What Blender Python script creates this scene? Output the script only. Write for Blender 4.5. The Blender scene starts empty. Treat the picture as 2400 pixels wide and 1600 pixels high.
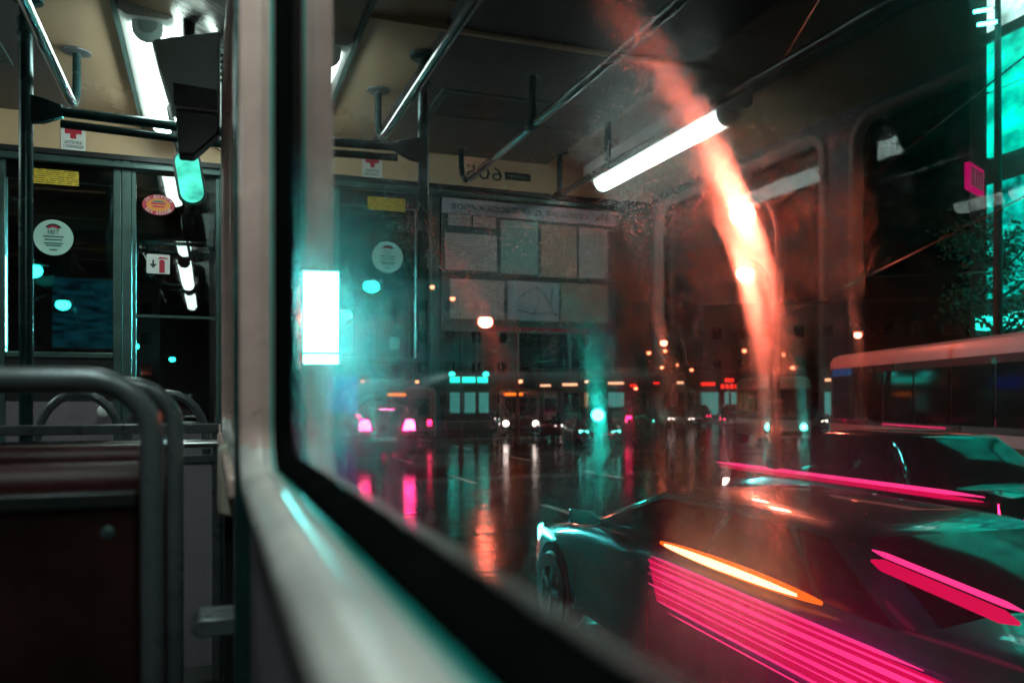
import bpy, bmesh, math, random
from mathutils import Vector, Matrix
random.seed(7)
R = math.radians
S = bpy.context.scene
COL = S.collection

# ------------------------------------------------------------------ camera, sky, exposure
cam_data = bpy.data.cameras.new('camera')
cam = bpy.data.objects.new('camera', cam_data)
COL.objects.link(cam)
cam.location = (-0.10, 0.0, 1.85)
cam.rotation_euler = (R(90), 0, R(-20))
cam_data.sensor_width = 36.0
cam_data.lens = 29.25
cam_data.shift_y = 0.0563
cam_data.clip_start = 0.02
cam_data.clip_end = 2000
cam_data.dof.use_dof = True
cam_data.dof.focus_distance = 4.2
cam_data.dof.aperture_fstop = 2.6
S.camera = cam

world = bpy.data.worlds.new('World')
S.world = world
world.use_nodes = True
wn = world.node_tree
wn.nodes.clear()
sky = wn.nodes.new('ShaderNodeTexSky')
sky.sky_type = 'NISHITA'
sky.sun_disc = False
sky.sun_elevation = R(-4)
sky.sun_rotation = R(200)
bg = wn.nodes.new('ShaderNodeBackground')
bg.inputs['Strength'].default_value = 0.006
wo = wn.nodes.new('ShaderNodeOutputWorld')
wn.links.new(sky.outputs[0], bg.inputs['Color'])
wn.links.new(bg.outputs[0], wo.inputs['Surface'])

S.view_settings.view_transform = 'Standard'
S.view_settings.look = 'None'
S.view_settings.exposure = -0.12
S.view_settings.gamma = 1.0
S.view_settings.use_curve_mapping = False
S.render.engine = 'CYCLES'
cy = S.cycles
cy.max_bounces = 12
cy.diffuse_bounces = 3
cy.glossy_bounces = 5
cy.transmission_bounces = 10
cy.transparent_max_bounces = 12
cy.sample_clamp_indirect = 240
cy.sample_clamp_direct = 0
cy.blur_glossy = 0.6
cy.use_denoising = True

# ------------------------------------------------------------------ materials
def newmat(name):
    m = bpy.data.materials.new(name)
    m.use_nodes = True
    nt = m.node_tree
    nt.nodes.clear()
    out = nt.nodes.new('ShaderNodeOutputMaterial')
    return m, nt, out

def mat(name, col, rough=0.5, metal=0.0, var=0.25, scale=8.0, bump=0.0, bscale=60.0, coat=0.0, stretch=(1, 1, 1), rvar=0.15, spec=0.5, chips=0.0):
    m, nt, out = newmat(name)
    b = nt.nodes.new('ShaderNodeBsdfPrincipled')
    b.inputs['Metallic'].default_value = metal
    b.inputs['Specular IOR Level'].default_value = spec
    b.inputs['Coat Weight'].default_value = coat
    b.inputs['Coat Roughness'].default_value = 0.05
    tc = nt.nodes.new('ShaderNodeTexCoord')
    mp = nt.nodes.new('ShaderNodeMapping')
    mp.inputs['Scale'].default_value = stretch
    nz = nt.nodes.new('ShaderNodeTexNoise')
    nz.inputs['Scale'].default_value = scale
    nz.inputs['Detail'].default_value = 7
    nz.inputs['Roughness'].default_value = 0.62
    nt.links.new(tc.outputs['Object'], mp.inputs[0])
    nt.links.new(mp.outputs[0], nz.inputs['Vector'])
    rp = nt.nodes.new('ShaderNodeValToRGB')
    rp.color_ramp.elements[0].position = 0.3
    rp.color_ramp.elements[1].position = 0.72
    rp.color_ramp.elements[0].color = tuple(c * (1 - var) for c in col) + (1,)
    rp.color_ramp.elements[1].color = tuple(min(1, c * (1 + var * 0.5)) for c in col) + (1,)
    nt.links.new(nz.outputs[0], rp.inputs[0])
    if chips > 0:
        n4 = nt.nodes.new('ShaderNodeTexNoise'); n4.inputs['Scale'].default_value = 34; n4.inputs['Detail'].default_value = 9; n4.inputs['Roughness'].default_value = 0.7
        nt.links.new(mp.outputs[0], n4.inputs['Vector'])
        r4 = nt.nodes.new('ShaderNodeValToRGB')
        r4.color_ramp.elements[0].position = 0.60; r4.color_ramp.elements[1].position = 0.68
        r4.color_ramp.elements[0].color = (0, 0, 0, 1); r4.color_ramp.elements[1].color = (chips, chips, chips, 1)
        nt.links.new(n4.outputs[0], r4.inputs[0])
        mc = nt.nodes.new('ShaderNodeMix'); mc.data_type = 'RGBA'
        mc.inputs['B'].default_value = tuple(c * 0.3 for c in col) + (1,)
        nt.links.new(r4.outputs[0], mc.inputs['Factor']); nt.links.new(rp.outputs[0], mc.inputs['A'])
        nt.links.new(mc.outputs['Result'], b.inputs['Base Color'])
    else:
        nt.links.new(rp.outputs[0], b.inputs['Base Color'])
    mr = nt.nodes.new('ShaderNodeMapRange')
    mr.inputs['To Min'].default_value = max(0.02, rough - rvar)
    mr.inputs['To Max'].default_value = min(1.0, rough + rvar)
    nt.links.new(nz.outputs[0], mr.inputs[0])
    nt.links.new(mr.outputs[0], b.inputs['Roughness'])
    if bump > 0:
        n2 = nt.nodes.new('ShaderNodeTexNoise')
        n2.inputs['Scale'].default_value = bscale
        n2.inputs['Detail'].default_value = 4
        nt.links.new(mp.outputs[0], n2.inputs['Vector'])
        bp = nt.nodes.new('ShaderNodeBump')
        bp.inputs['Strength'].default_value = bump
        bp.inputs['Distance'].default_value = 0.01
        nt.links.new(n2.outputs[0], bp.inputs['Height'])
        nt.links.new(bp.outputs[0], b.inputs['Normal'])
    nt.links.new(b.outputs[0], out.inputs[0])
    return m

def emit(name, col, strength):
    m, nt, out = newmat(name)
    e = nt.nodes.new('ShaderNodeEmission')
    e.inputs['Color'].default_value = tuple(col) + (1,)
    e.inputs['Strength'].default_value = strength
    nt.links.new(e.outputs[0], out.inputs[0])
    return m

def glass(name, tint=(1, 1, 1), ior=1.5, rough=0.0):
    m, nt, out = newmat(name)
    g = nt.nodes.new('ShaderNodeBsdfGlass')
    g.inputs['Color'].default_value = tuple(tint) + (1,)
    g.inputs['IOR'].default_value = ior
    g.inputs['Roughness'].default_value = rough
    nt.links.new(g.outputs[0], out.inputs[0])
    return m

def smeared_glass(name):
    """Greasy, hand-wiped inner face of the window: a share of the micro-facets is tilted along the wiping
    direction (light of lamps is drawn out across the wipe), a small share scatters evenly."""
    m, nt, out = newmat(name)
    N, L = nt.nodes.new, nt.links.new
    g = N('ShaderNodeBsdfGlass')
    g.inputs['IOR'].default_value = 1.5
    g.inputs['Roughness'].default_value = 0.0
    tc = N('ShaderNodeTexCoord')
    def wnoise(off):
        mp = N('ShaderNodeMapping')
        mp.inputs['Location'].default_value = (off, off * 1.7, off * 0.6)
        mp.inputs['Scale'].default_value = (913.0, 1021.0, 877.0)
        L(tc.outputs['Object'], mp.inputs[0])
        w = N('ShaderNodeTexWhiteNoise')
        w.noise_dimensions = '3D'
        L(mp.outputs[0], w.inputs['Vector'])
        s = N('ShaderNodeSeparateColor')
        L(w.outputs['Color'], s.inputs[0])
        return s.outputs[0], s.outputs[1], s.outputs[2]
    def M(op, a, b=None, clamp=False):
        n = N('ShaderNodeMath'); n.operation = op; n.use_clamp = clamp
        for i, v in enumerate((a, b)):
            if v is None: continue
            if isinstance(v, (int, float)): n.inputs[i].default_value = v
            else: L(v, n.inputs[i])
        return n.outputs[0]
    r1, r2, r3 = wnoise(0.31)
    r4, r5, r6 = wnoise(5.77)
    # how greasy the glass is from place to place
    nz = N('ShaderNodeTexNoise'); nz.inputs['Scale'].default_value = 5.0; nz.inputs['Detail'].default_value = 3
    L(tc.outputs['Object'], nz.inputs['Vector'])
    patch = N('ShaderNodeMapRange')
    patch.inputs['From Min'].default_value = 0.35; patch.inputs['From Max'].default_value = 0.65
    patch.inputs['To Min'].default_value = SMEAR * 0.75; patch.inputs['To Max'].default_value = SMEAR * 1.2
    L(nz.outputs[0], patch.inputs[0])
    # one thick hand-wiped grease patch on the pane (y is measured along the window)
    sp = N('ShaderNodeSeparateXYZ'); L(tc.outputs['Object'], sp.inputs[0])
    yw = M('ADD', sp.outputs[1], M('MULTIPLY', M('SUBTRACT', nz.outputs[0], 0.5), 0.03))
    def ramp(v, a, b):
        n = N('ShaderNodeMapRange'); n.interpolation_type = 'SMOOTHSTEP'
        n.inputs['From Min'].default_value = a; n.inputs['From Max'].default_value = b
        L(v, n.inputs[0]); return n.outputs[0]
    band = M('MULTIPLY', ramp(yw, 0.095, 0.125), ramp(yw, 0.235, 0.185))
    on = M('LESS_THAN', r1, M('ADD', patch.outputs[0], M('MULTIPLY', band, 0.26)))
    u = M('SUBTRACT', M('MULTIPLY', r2, 2.0), 1.0)
    t = M('MULTIPLY', M('MULTIPLY', M('MINIMUM', M('MULTIPLY', M('LOGARITHM', M('MAXIMUM', M('ABSOLUTE', u), 0.001), 2.71828), -1.0), 4.5), M('SIGN', u)), SMEAR_A)
    t = M('MULTIPLY', t, on)
    v = M('SUBTRACT', M('MULTIPLY', r3, 2.0), 1.0)
    jit = M('MULTIPLY', v, M('ADD', M('MULTIPLY', M('ABSOLUTE', t), 0.035), M('MULTIPLY', on, 0.003)))
    # even scatter
    on2 = M('LESS_THAN', r4, M('ADD', HAZE, M('ADD', M('MULTIPLY', ramp(yw, 0.34, 0.75), 0.42), M('MULTIPLY', band, 0.012))))   # breath-fogged towards the far post
    a = M('SUBTRACT', M('MULTIPLY', r5, 2.0), 1.0)
    b = M('SUBTRACT', M('MULTIPLY', r6, 2.0), 1.0)
    a3 = M('MULTIPLY', M('MULTIPLY', M('MULTIPLY', a, M('ABSOLUTE', a)), HAZE_A), on2)
    b3 = M('MULTIPLY', M('MULTIPLY', M('MULTIPLY', b, M('ABSOLUTE', b)), HAZE_A), on2)
    yy = M('ADD', M('ADD', M('MULTIPLY', t, SLANT), jit), a3)
    zz = M('ADD', t, b3)
    cx = N('ShaderNodeCombineXYZ')
    L(yy, cx.inputs[1]); L(zz, cx.inputs[2])
    ge = N('ShaderNodeNewGeometry')
    ad = N('ShaderNodeVectorMath'); ad.operation = 'ADD'
    L(ge.outputs['Normal'], ad.inputs[0]); L(cx.outputs[0], ad.inputs[1])
    nm = N('ShaderNodeVectorMath'); nm.operation = 'NORMALIZE'
    L(ad.outputs[0], nm.inputs[0])
    rf = N('ShaderNodeBsdfRefraction'); rf.inputs['IOR'].default_value = 1.5; rf.inputs['Roughness'].default_value = 0.0
    L(nm.outputs[0], rf.inputs['Normal'])
    gl = N('ShaderNodeBsdfGlossy'); gl.inputs['Roughness'].default_value = 0.0
    fr = N('ShaderNodeFresnel'); fr.inputs['IOR'].default_value = 1.5
    mx = N('ShaderNodeMixShader')
    L(fr.outputs[0], mx.inputs[0]); L(rf.outputs[0], mx.inputs[1]); L(gl.outputs[0], mx.inputs[2])
    L(mx.outputs[0], out.inputs[0])
    return m

SMEAR, SMEAR_A, SLANT = 0.050, 0.062, 0.050
HAZE, HAZE_A = 0.034, 0.15

def wet_road():
    m, nt, out = newmat('wet asphalt')
    N, L = nt.nodes.new, nt.links.new
    b = N('ShaderNodeBsdfPrincipled')
    tc = N('ShaderNodeTexCoord')
    n1 = N('ShaderNodeTexNoise'); n1.inputs['Scale'].default_value = 0.35; n1.inputs['Detail'].default_value = 6
    L(tc.outputs['Object'], n1.inputs['Vector'])
    rp = N('ShaderNodeValToRGB')
    rp.color_ramp.elements[0].color = (0.018, 0.018, 0.02, 1)
    rp.color_ramp.elements[1].color = (0.05, 0.048, 0.05, 1)
    rp.color_ramp.elements[0].position = 0.35; rp.color_ramp.elements[1].position = 0.7
    L(n1.outputs[0], rp.inputs[0]); L(rp.outputs[0], b.inputs['Base Color'])
    mr = N('ShaderNodeMapRange')
    mr.inputs['From Min'].default_value = 0.35; mr.inputs['From Max'].default_value = 0.65
    mr.inputs['To Min'].default_value = 0.07; mr.inputs['To Max'].default_value = 0.20
    L(n1.outputs[0], mr.inputs[0]); L(mr.outputs[0], b.inputs['Roughness'])
    b.inputs['IOR'].default_value = 1.45
    mp = N('ShaderNodeMapping'); mp.inputs['Scale'].default_value = (0.55, 2.2, 1); mp.inputs['Rotation'].default_value = (0, 0, R(-18))
    L(tc.outputs['Object'], mp.inputs[0])
    n2 = N('ShaderNodeTexNoise'); n2.inputs['Scale'].default_value = 2.2; n2.inputs['Detail'].default_value = 3
    L(mp.outputs[0], n2.inputs['Vector'])
    n3 = N('ShaderNodeTexNoise'); n3.inputs['Scale'].default_value = 55; n3.inputs['Detail'].default_value = 2
    L(tc.outputs['Object'], n3.inputs['Vector'])
    b1 = N('ShaderNodeBump'); b1.inputs['Strength'].default_value = 0.30; b1.inputs['Distance'].default_value = 0.035
    L(n2.outputs[0], b1.inputs['Height'])
    b2 = N('ShaderNodeBump'); b2.inputs['Strength'].default_value = 0.12; b2.inputs['Distance'].default_value = 0.004
    L(n3.outputs[0], b2.inputs['Height']); L(b1.outputs[0], b2.inputs['Normal'])
    L(b2.outputs[0], b.inputs['Normal'])
    L(b.outputs[0], out.inputs[0])
    return m

TEAL = (0.02, 0.95, 0.78)
M = {}
M['road'] = wet_road()
M['pavement'] = mat('wet concrete paving', (0.16, 0.155, 0.15), 0.3, var=0.4, scale=2, bump=0.2)
M['marking'] = mat('worn road paint', (0.55, 0.55, 0.53), 0.35, var=0.5, scale=6)
M['ceiling'] = mat('cream laminate ceiling', (0.55, 0.375, 0.24), 0.3, var=0.10, scale=2.5)
M['header'] = mat('cream painted header', (0.64, 0.43, 0.255), 0.45, var=0.12, scale=5)
M['cream'] = mat('cream gloss paint', (0.76, 0.50, 0.45), 0.24, chips=0.7, var=0.2, scale=9, bump=0.05, bscale=90)
M['sill_lit'] = mat('gloss sill paint with cool light', (0.74, 0.67, 0.64), 0.2, chips=0.7, var=0.2, scale=9, bump=0.05, bscale=90)  # paler copy of the frame paint; the sill's cool light is in the colour
M['wall'] = mat('grey vinyl wall panel', (0.20, 0.165, 0.20), 0.5, chips=0.4, var=0.25, scale=5, bump=0.06)
M['floor'] = mat('worn rubber floor', (0.045, 0.05, 0.05), 0.4, var=0.5, scale=9, bump=0.3)
M['rubber'] = mat('black rubber gasket', (0.004, 0.005, 0.005), 0.8, var=0.3, scale=14, spec=0.0)
M['tube'] = mat('grey painted steel tube', (0.15, 0.17, 0.18), 0.3, chips=0.8, metal=0.35, var=0.25, scale=12, bump=0.05)
M['pole'] = mat('dark painted handrail', (0.022, 0.070, 0.072), 0.25, metal=0.4, var=0.3, scale=15, bump=0.04)
M['glint_bead'] = mat('painted teal edge light', (0.02, 0.42, 0.37), 0.18, var=0.2, scale=30, rvar=0.08)  # teal light along the frame edges, painted in as the bead colour
M['chrome'] = mat('scuffed chrome rail', (0.55, 0.56, 0.56), 0.16, metal=1.0, var=0.2, scale=20, rvar=0.08)
M['alu'] = mat('weathered aluminium frame', (0.075, 0.13, 0.12), 0.38, metal=0.5, var=0.3, scale=10)
M['vinyl'] = mat('dark red vinyl', (0.055, 0.005, 0.007), 0.45, var=0.5, scale=6, bump=0.15, bscale=160)
M['vinylback'] = mat('scuffed brown plywood seat back', (0.045, 0.014, 0.012), 0.42, chips=0.8, var=0.6, scale=5, bump=0.1)
M['box'] = mat('grey equipment housing', (0.60, 0.72, 0.70), 0.3, var=0.2, scale=6)
M['dark'] = mat('dark plastic', (0.015, 0.017, 0.018), 0.4, var=0.3)
M['socketbox'] = mat('ivory plastic box', (0.52, 0.46, 0.38), 0.4, var=0.1)
M['steelcove'] = mat('brushed steel cove panel', (0.62, 0.60, 0.56), 0.25, metal=0.85, var=0.15, scale=6, stretch=(1, 12, 1))
M['white'] = mat('white sheet', (0.72, 0.74, 0.70), 0.5, var=0.08)
M['mint'] = mat('pale mint sticker', (0.45, 0.68, 0.60), 0.45, var=0.08)
M['red'] = mat('red print', (0.50, 0.02, 0.05), 0.5, var=0.1)
M['black'] = mat('black print', (0.02, 0.025, 0.025), 0.5, var=0.1)
M['ink'] = mat('faded teal ink', (0.03, 0.13, 0.13), 0.5, var=0.2)
M['yellow'] = mat('yellow label', (0.62, 0.43, 0.04), 0.5, var=0.15)
M['orange'] = mat('orange print', (0.75, 0.24, 0.02), 0.5, var=0.1)
M['board'] = mat('blue grey notice board', (0.10, 0.15, 0.16), 0.5, var=0.15)
M['pane'] = glass('clear window glass')
M['tint'] = mat('tinted vehicle glass', (0.008, 0.012, 0.014), 0.07, var=0.1, rvar=0.03, spec=0.28)
M['tyre'] = mat('wet tyre rubber', (0.02, 0.02, 0.02), 0.5, var=0.3)
M['rim'] = mat('alloy rim', (0.35, 0.36, 0.37), 0.25, metal=1.0, var=0.2)
M['post'] = mat('galvanised lamp post', (0.05, 0.05, 0.052), 0.6, metal=0.2, var=0.3)
M['facade'] = mat('dark rendered facade', (0.07, 0.07, 0.075), 0.6, var=0.4, scale=0.6)
M['winframe'] = mat('grey window frame', (0.12, 0.12, 0.125), 0.5)
M['darkpane'] = mat('unlit window glass', (0.012, 0.015, 0.02), 0.06, rvar=0.03)
M['bark'] = mat('dark bark', (0.05, 0.04, 0.03), 0.8, var=0.5, scale=12, bump=0.5)
M['leaf'] = mat('green leaves', (0.05, 0.11, 0.045), 0.4, var=0.5, scale=3)
M['plate'] = mat('licence plate', (0.7, 0.72, 0.75), 0.4)
E_ = {}
E_['tube'] = emit('lit fluorescent diffuser', (0.76, 1.0, 0.93), 21.0)
E_['sodium_big'] = emit('street lamp glow strong', (1.0, 0.17, 0.10), 240.0)
E_['sodium'] = emit('street lamp glow', (1.0, 0.20, 0.12), 20.0)
E_['sodium_mid'] = emit('street lamp glow medium', (1.0, 0.17, 0.10), 110.0)
E_['sodium_far'] = emit('far street lamp glow', (1.0, 0.22, 0.10), 9.0)
E_['teal_lamp'] = emit('teal street lamp glow', TEAL, 10.0)
E_['teal_head'] = emit('cool headlight glow', (0.10, 1.0, 0.82), 14.0)
E_['white_head'] = emit('white headlight glow', (1.0, 0.80, 0.72), 13.0)
E_['tail'] = emit('tail light glow', (1.0, 0.02, 0.12), 12.0)
E_['brake'] = emit('brake light glow', (1.0, 0.03, 0.19), 60.0)
E_['pink'] = emit('pink light trail glow', (1.0, 0.003, 0.10), 0.85)
E_['pinkhot'] = emit('bright pink light trail glow', (1.0, 0.035, 0.22), 1.7)
E_['pinksoft'] = emit('dim pink strip glow', (1.0, 0.008, 0.13), 0.8)
E_['amber'] = emit('amber light trail glow', (1.0, 0.13, 0.004), 2.2)
E_['ambercore'] = emit('amber light trail core glow', (1.0, 0.55, 0.25), 6.0)
E_['amber_s'] = emit('amber sign glow', (1.0, 0.17, 0.01), 3.0)
E_['sign_pink'] = emit('magenta sign glow', (0.55, 0.0, 0.13), 0.8)
E_['fascia'] = emit('teal shop fascia glow', (0.02, 1.0, 0.75), 2.6)
E_['bluedisp'] = emit('blue display glow', (0.02, 0.09, 0.26), 0.55)
E_['litwin'] = emit('warm lit window', (1.0, 0.45, 0.2), 0.35)
E_['litwin2'] = emit('cool lit window', (0.2, 0.9, 0.8), 0.35)

def lightbox_mat(name, col, lo, hi, scale, strength):
    m, nt, out = newmat(name)
    N, L = nt.nodes.new, nt.links.new
    e = N('ShaderNodeEmission')
    tc = N('ShaderNodeTexCoord'); mp = N('ShaderNodeMapping'); mp.inputs['Scale'].default_value = scale
    nz = N('ShaderNodeTexNoise'); nz.inputs['Scale'].default_value = 1.0; nz.inputs['Detail'].default_value = 4
    L(tc.outputs['Object'], mp.inputs[0]); L(mp.outputs[0], nz.inputs['Vector'])
    mr = N('ShaderNodeMapRange'); mr.inputs['From Min'].default_value = 0.35; mr.inputs['From Max'].default_value = 0.65
    mr.inputs['To Min'].default_value = lo * strength; mr.inputs['To Max'].default_value = hi * strength
    L(nz.outputs[0], mr.inputs[0]); L(mr.outputs[0], e.inputs['Strength'])
    e.inputs['Color'].default_value = tuple(col) + (1,)
    L(e.outputs[0], out.inputs[0])
    return m
E_['screen'] = lightbox_mat('teal video wall', (0.0, 0.86, 0.60), 0.45, 1.7, (0.4, 0.7, 1.1), 1.2)
E_['screenhot'] = lightbox_mat('white video wall area', (0.55, 1.0, 0.90), 0.6, 2.6, (0.6, 0.9, 1.1), 1.0)
E_['screenlow'] = lightbox_mat('dim teal video wall', (0.0, 0.86, 0.66), 0.1, 1.5, (0.5, 1.3, 2.0), 0.8)
E_['cab'] = lightbox_mat('teal cab mirror glow', (0.10, 1.0, 0.72), 0.55, 1.5, (9, 9, 14), 1.0)
E_['lightbox'] = emit('lit poster light box', (0.13, 1.0, 0.96), 120.0)

def striped(name, base, line, freq):
    """flat print: rows of small type on a sheet"""
    m, nt, out = newmat(name)
    N, L = nt.nodes.new, nt.links.new
    b = N('ShaderNodeBsdfPrincipled'); b.inputs['Roughness'].default_value = 0.5
    tc = N('ShaderNodeTexCoord')
    sx = N('ShaderNodeSeparateXYZ'); L(tc.outputs['Object'], sx.inputs[0])
    mu = N('ShaderNodeMath'); mu.operation = 'MULTIPLY'; mu.inputs[1].default_value = freq; L(sx.outputs[2], mu.inputs[0])
    fr = N('ShaderNodeMath'); fr.operation = 'FRACT'; L(mu.outputs[0], fr.inputs[0])
    lt = N('ShaderNodeMath'); lt.operation = 'LESS_THAN'; lt.inputs[1].default_value = 0.42; L(fr.outputs[0], lt.inputs[0])
    mp = N('ShaderNodeMapping'); mp.inputs['Scale'].default_value = (60, 1, freq); L(tc.outputs['Object'], mp.inputs[0])
    nz = N('ShaderNodeTexNoise'); nz.inputs['Scale'].default_value = 1.0; L(mp.outputs[0], nz.inputs['Vector'])
    gt = N('ShaderNodeMath'); gt.operation = 'GREATER_THAN'; gt.inputs[1].default_value = 0.45; L(nz.outputs[0], gt.inputs[0])
    an = N('ShaderNodeMath'); an.operation = 'MULTIPLY'; L(lt.outputs[0], an.inputs[0]); L(gt.outputs[0], an.inputs[1])
    mx = N('ShaderNodeMix'); mx.data_type = 'RGBA'
    mx.inputs['A'].default_value = tuple(base) + (1,); mx.inputs['B'].default_value = tuple(line) + (1,)
    L(an.outputs[0], mx.inputs['Factor']); L(mx.outputs['Result'], b.inputs['Base Color'])
    L(b.outputs[0], out.inputs[0])
    return m
M['paper'] = striped('printed notice', (0.66, 0.56, 0.55), (0.26, 0.17, 0.17), 95)
M['paperteal'] = striped('printed teal notice', (0.32, 0.56, 0.53), (0.12, 0.20, 0.20), 95)
M['paperbrown'] = striped('printed buff notice', (0.56, 0.42, 0.34), (0.22, 0.12, 0.10), 95)
M['paperblue'] = mat('pale blue route map sheet', (0.48, 0.48, 0.56), 0.5, var=0.12, scale=9)
M['labelprint'] = striped('printed yellow label', (0.66, 0.45, 0.04), (0.12, 0.09, 0.01), 110)

# ------------------------------------------------------------------ mesh helpers
def link(o, parent=None):
    COL.objects.link(o)
    if parent is not None:
        o.parent = parent
    return o

def tag(o, label=None, cat=None, group=None, kind=None):
    if label: o['label'] = label
    if cat: o['category'] = cat
    if group: o['group'] = group
    if kind: o['kind'] = kind
    return o

def empty(name, loc=(0, 0, 0), rz=0.0):
    o = bpy.data.objects.new(name, None)
    o.empty_display_size = 0.1
    COL.objects.link(o)
    o.location = loc
    o.rotation_euler = (0, 0, rz)
    return o

class MB:
    def __init__(self):
        self.v, self.f, self.mi = [], [], []
    def add(self, vs, fs, mi=0):
        b = len(self.v)
        self.v += [tuple(p) for p in vs]
        self.f += [tuple(b + i for i in f) for f in fs]
        self.mi += [mi] * len(fs)
        return self
    def box(self, lo, hi, mi=0):
        x0, y0, z0 = lo; x1, y1, z1 = hi
        return self.add([(x0, y0, z0), (x1, y0, z0), (x1, y1, z0), (x0, y1, z0), (x0, y0, z1), (x1, y0, z1), (x1, y1, z1), (x0, y1, z1)],
                        [(0, 3, 2, 1), (4, 5, 6, 7), (0, 1, 5, 4), (1, 2, 6, 5), (2, 3, 7, 6), (3, 0, 4, 7)], mi)
    def tube(self, pts, r, n=12, caps=True, mi=0):
        pts = [Vector(p) for p in pts]
        rs = r if isinstance(r, (list, tuple)) else [r] * len(pts)
        vs, fs = [], []
        prev = None
        for i, p in enumerate(pts):
            if i == 0: d = pts[1] - p
            elif i == len(pts) - 1: d = p - pts[i - 1]
            else: d = (pts[i + 1] - p).normalized() + (p - pts[i - 1]).normalized()
            d.normalize()
            if prev is None:
                a = Vector((0, 0, 1)) if abs(d.z) < 0.9 else Vector((1, 0, 0))
                a = (a - d * a.dot(d)).normalized()
            else:
                a = (prev - d * prev.dot(d)).normalized()
            prev = a
            b = d.cross(a)
            for k in range(n):
                t = 2 * math.pi * k / n
                vs.append(p + (a * math.cos(t) + b * math.sin(t)) * rs[i])
        m = len(pts)
        for i in range(m - 1):
            for k in range(n):
                k2 = (k + 1) % n
                fs.append((i * n + k, i * n + k2, (i + 1) * n + k2, (i + 1) * n + k))
        if caps:
            fs.append(tuple(reversed(range(n))))
            fs.append(tuple(range((m - 1) * n, m * n)))
        return self.add(vs, fs, mi)
    def lathe(self, c, axis, prof, n=20, mi=0):
        """prof = [(distance along axis, radius)]"""
        c = Vector(c); d = Vector(axis).normalized()
        pts = [c + d * h for h, r in prof]
        a = Vector((0, 0, 1)) if abs(d.z) < 0.9 else Vector((1, 0, 0))
        a = (a - d * a.dot(d)).normalized(); b = d.cross(a)
        vs, fs = [], []
        for p, (h, r) in zip(pts, prof):
            for k in range(n):
                t = 2 * math.pi * k / n
                vs.append(p + (a * math.cos(t) + b * math.sin(t)) * max(r, 1e-4))
        for i in range(len(prof) - 1):
            for k in range(n):
                k2 = (k + 1) % n
                fs.append((i * n + k, i * n + k2, (i + 1) * n + k2, (i + 1) * n + k))
        fs.append(tuple(reversed(range(n)))); fs.append(tuple(range((len(prof) - 1) * n, len(prof) * n)))
        return self.add(vs, fs, mi)
    def loft(self, rings, closed=True, caps=True, mi=0):
        n = len(rings[0]); vs = [p for r in rings for p in r]; fs = []
        for i in range(len(rings) - 1):
            for k in range(n if closed else n - 1):
                k2 = (k + 1) % n
                fs.append((i * n + k, i * n + k2, (i + 1) * n + k2, (i + 1) * n + k))
        if caps:
            fs.append(tuple(reversed(range(n)))); fs.append(tuple(range((len(rings) - 1) * n, len(rings) * n)))
        return self.add(vs, fs, mi)
    def prism(self, poly, axis, a, b, mi=0):
        """poly in the plane across `axis`; 'y': poly=(x,z)  'x': poly=(y,z)  'z': poly=(x,y)"""
        def at(p, t):
            return {'y': (p[0], t, p[1]), 'x': (t, p[0], p[1]), 'z': (p[0], p[1], t)}[axis]
        return self.loft([[at(p, a) for p in poly], [at(p, b) for p in poly]], mi=mi)
    def mesh(self, name, mats, smooth=35):
        me = bpy.data.meshes.new(name)
        me.from_pydata(self.v, [], self.f)
        for m in (mats if isinstance(mats, (list, tuple)) else [mats]):
            me.materials.append(m)
        me.polygons.foreach_set('material_index', self.mi)
        bm = bmesh.new(); bm.from_mesh(me)
        bmesh.ops.recalc_face_normals(bm, faces=bm.faces)
        bm.to_mesh(me); bm.free()
        if smooth:
            me.shade_smooth()
            me.set_sharp_from_angle(angle=R(smooth))
        me.update()
        return me
    def build(self, name, mats, parent=None, smooth=35, bevel=0.0, seg=2):
        o = bpy.data.objects.new(name, self.mesh(name, mats, smooth))
        link(o, parent)
        if bevel:
            md = o.modifiers.new('Bevel', 'BEVEL'); md.width = bevel; md.segments = seg; md.limit_method = 'ANGLE'; md.angle_limit = R(40)
        return o

def rounded(y0, y1, z0, z1, r, seg=6):
    """rounded rectangle as list of (y,z)"""
    out = []
    for cy_, cz_, a0 in ((y1 - r, z1 - r, 0), (y0 + r, z1 - r, 90), (y0 + r, z0 + r, 180), (y1 - r, z0 + r, 270)):
        for k in range(seg + 1):
            a = R(a0 + 90 * k / seg)
            out.append((cy_ + r * math.cos(a), cz_ + r * math.sin(a)))
    return out

def copy_tree(o, parent=None):
    c = o.copy()
    COL.objects.link(c)
    c.parent = parent
    for ch in list(o.children):
        copy_tree(ch, c)
    return c

def text_mesh(name, s, size, m, parent, loc, rot=(R(90), 0, 0), align='CENTER', width=None, depth=0.0006):
    cu = bpy.data.curves.new(name + '_curve', 'FONT')
    cu.body = s; cu.size = size; cu.align_x = align; cu.align_y = 'CENTER'; cu.extrude = depth; cu.resolution_u = 2
    tmp = bpy.data.objects.new(name + '_tmp', cu)
    COL.objects.link(tmp)
    dg = bpy.context.evaluated_depsgraph_get()
    me = bpy.data.meshes.new_from_object(tmp.evaluated_get(dg))
    bpy.data.objects.remove(tmp, do_unlink=True)
    bpy.data.curves.remove(cu)
    o = bpy.data.objects.new(name, me)
    me.materials.clear(); me.materials.append(m)
    link(o, parent)
    o.location = loc; o.rotation_euler = rot
    if width and me.vertices:
        xs = [v.co.x for v in me.vertices]
        w = max(xs) - min(xs)
        if w > 0: o.scale = (width / w, 1, 1)
    return o

# ================================================================== LARGE STRUCTURE: STREET
g = MB(); g.add([(-300, -200, 0), (400, -200, 0), (400, 500, 0), (-300, 500, 0)], [(0, 1, 2, 3)])
tag(g.build('road', M['road'], smooth=0), 'wide wet asphalt road reflecting red and teal lights', 'road', kind='structure')

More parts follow.
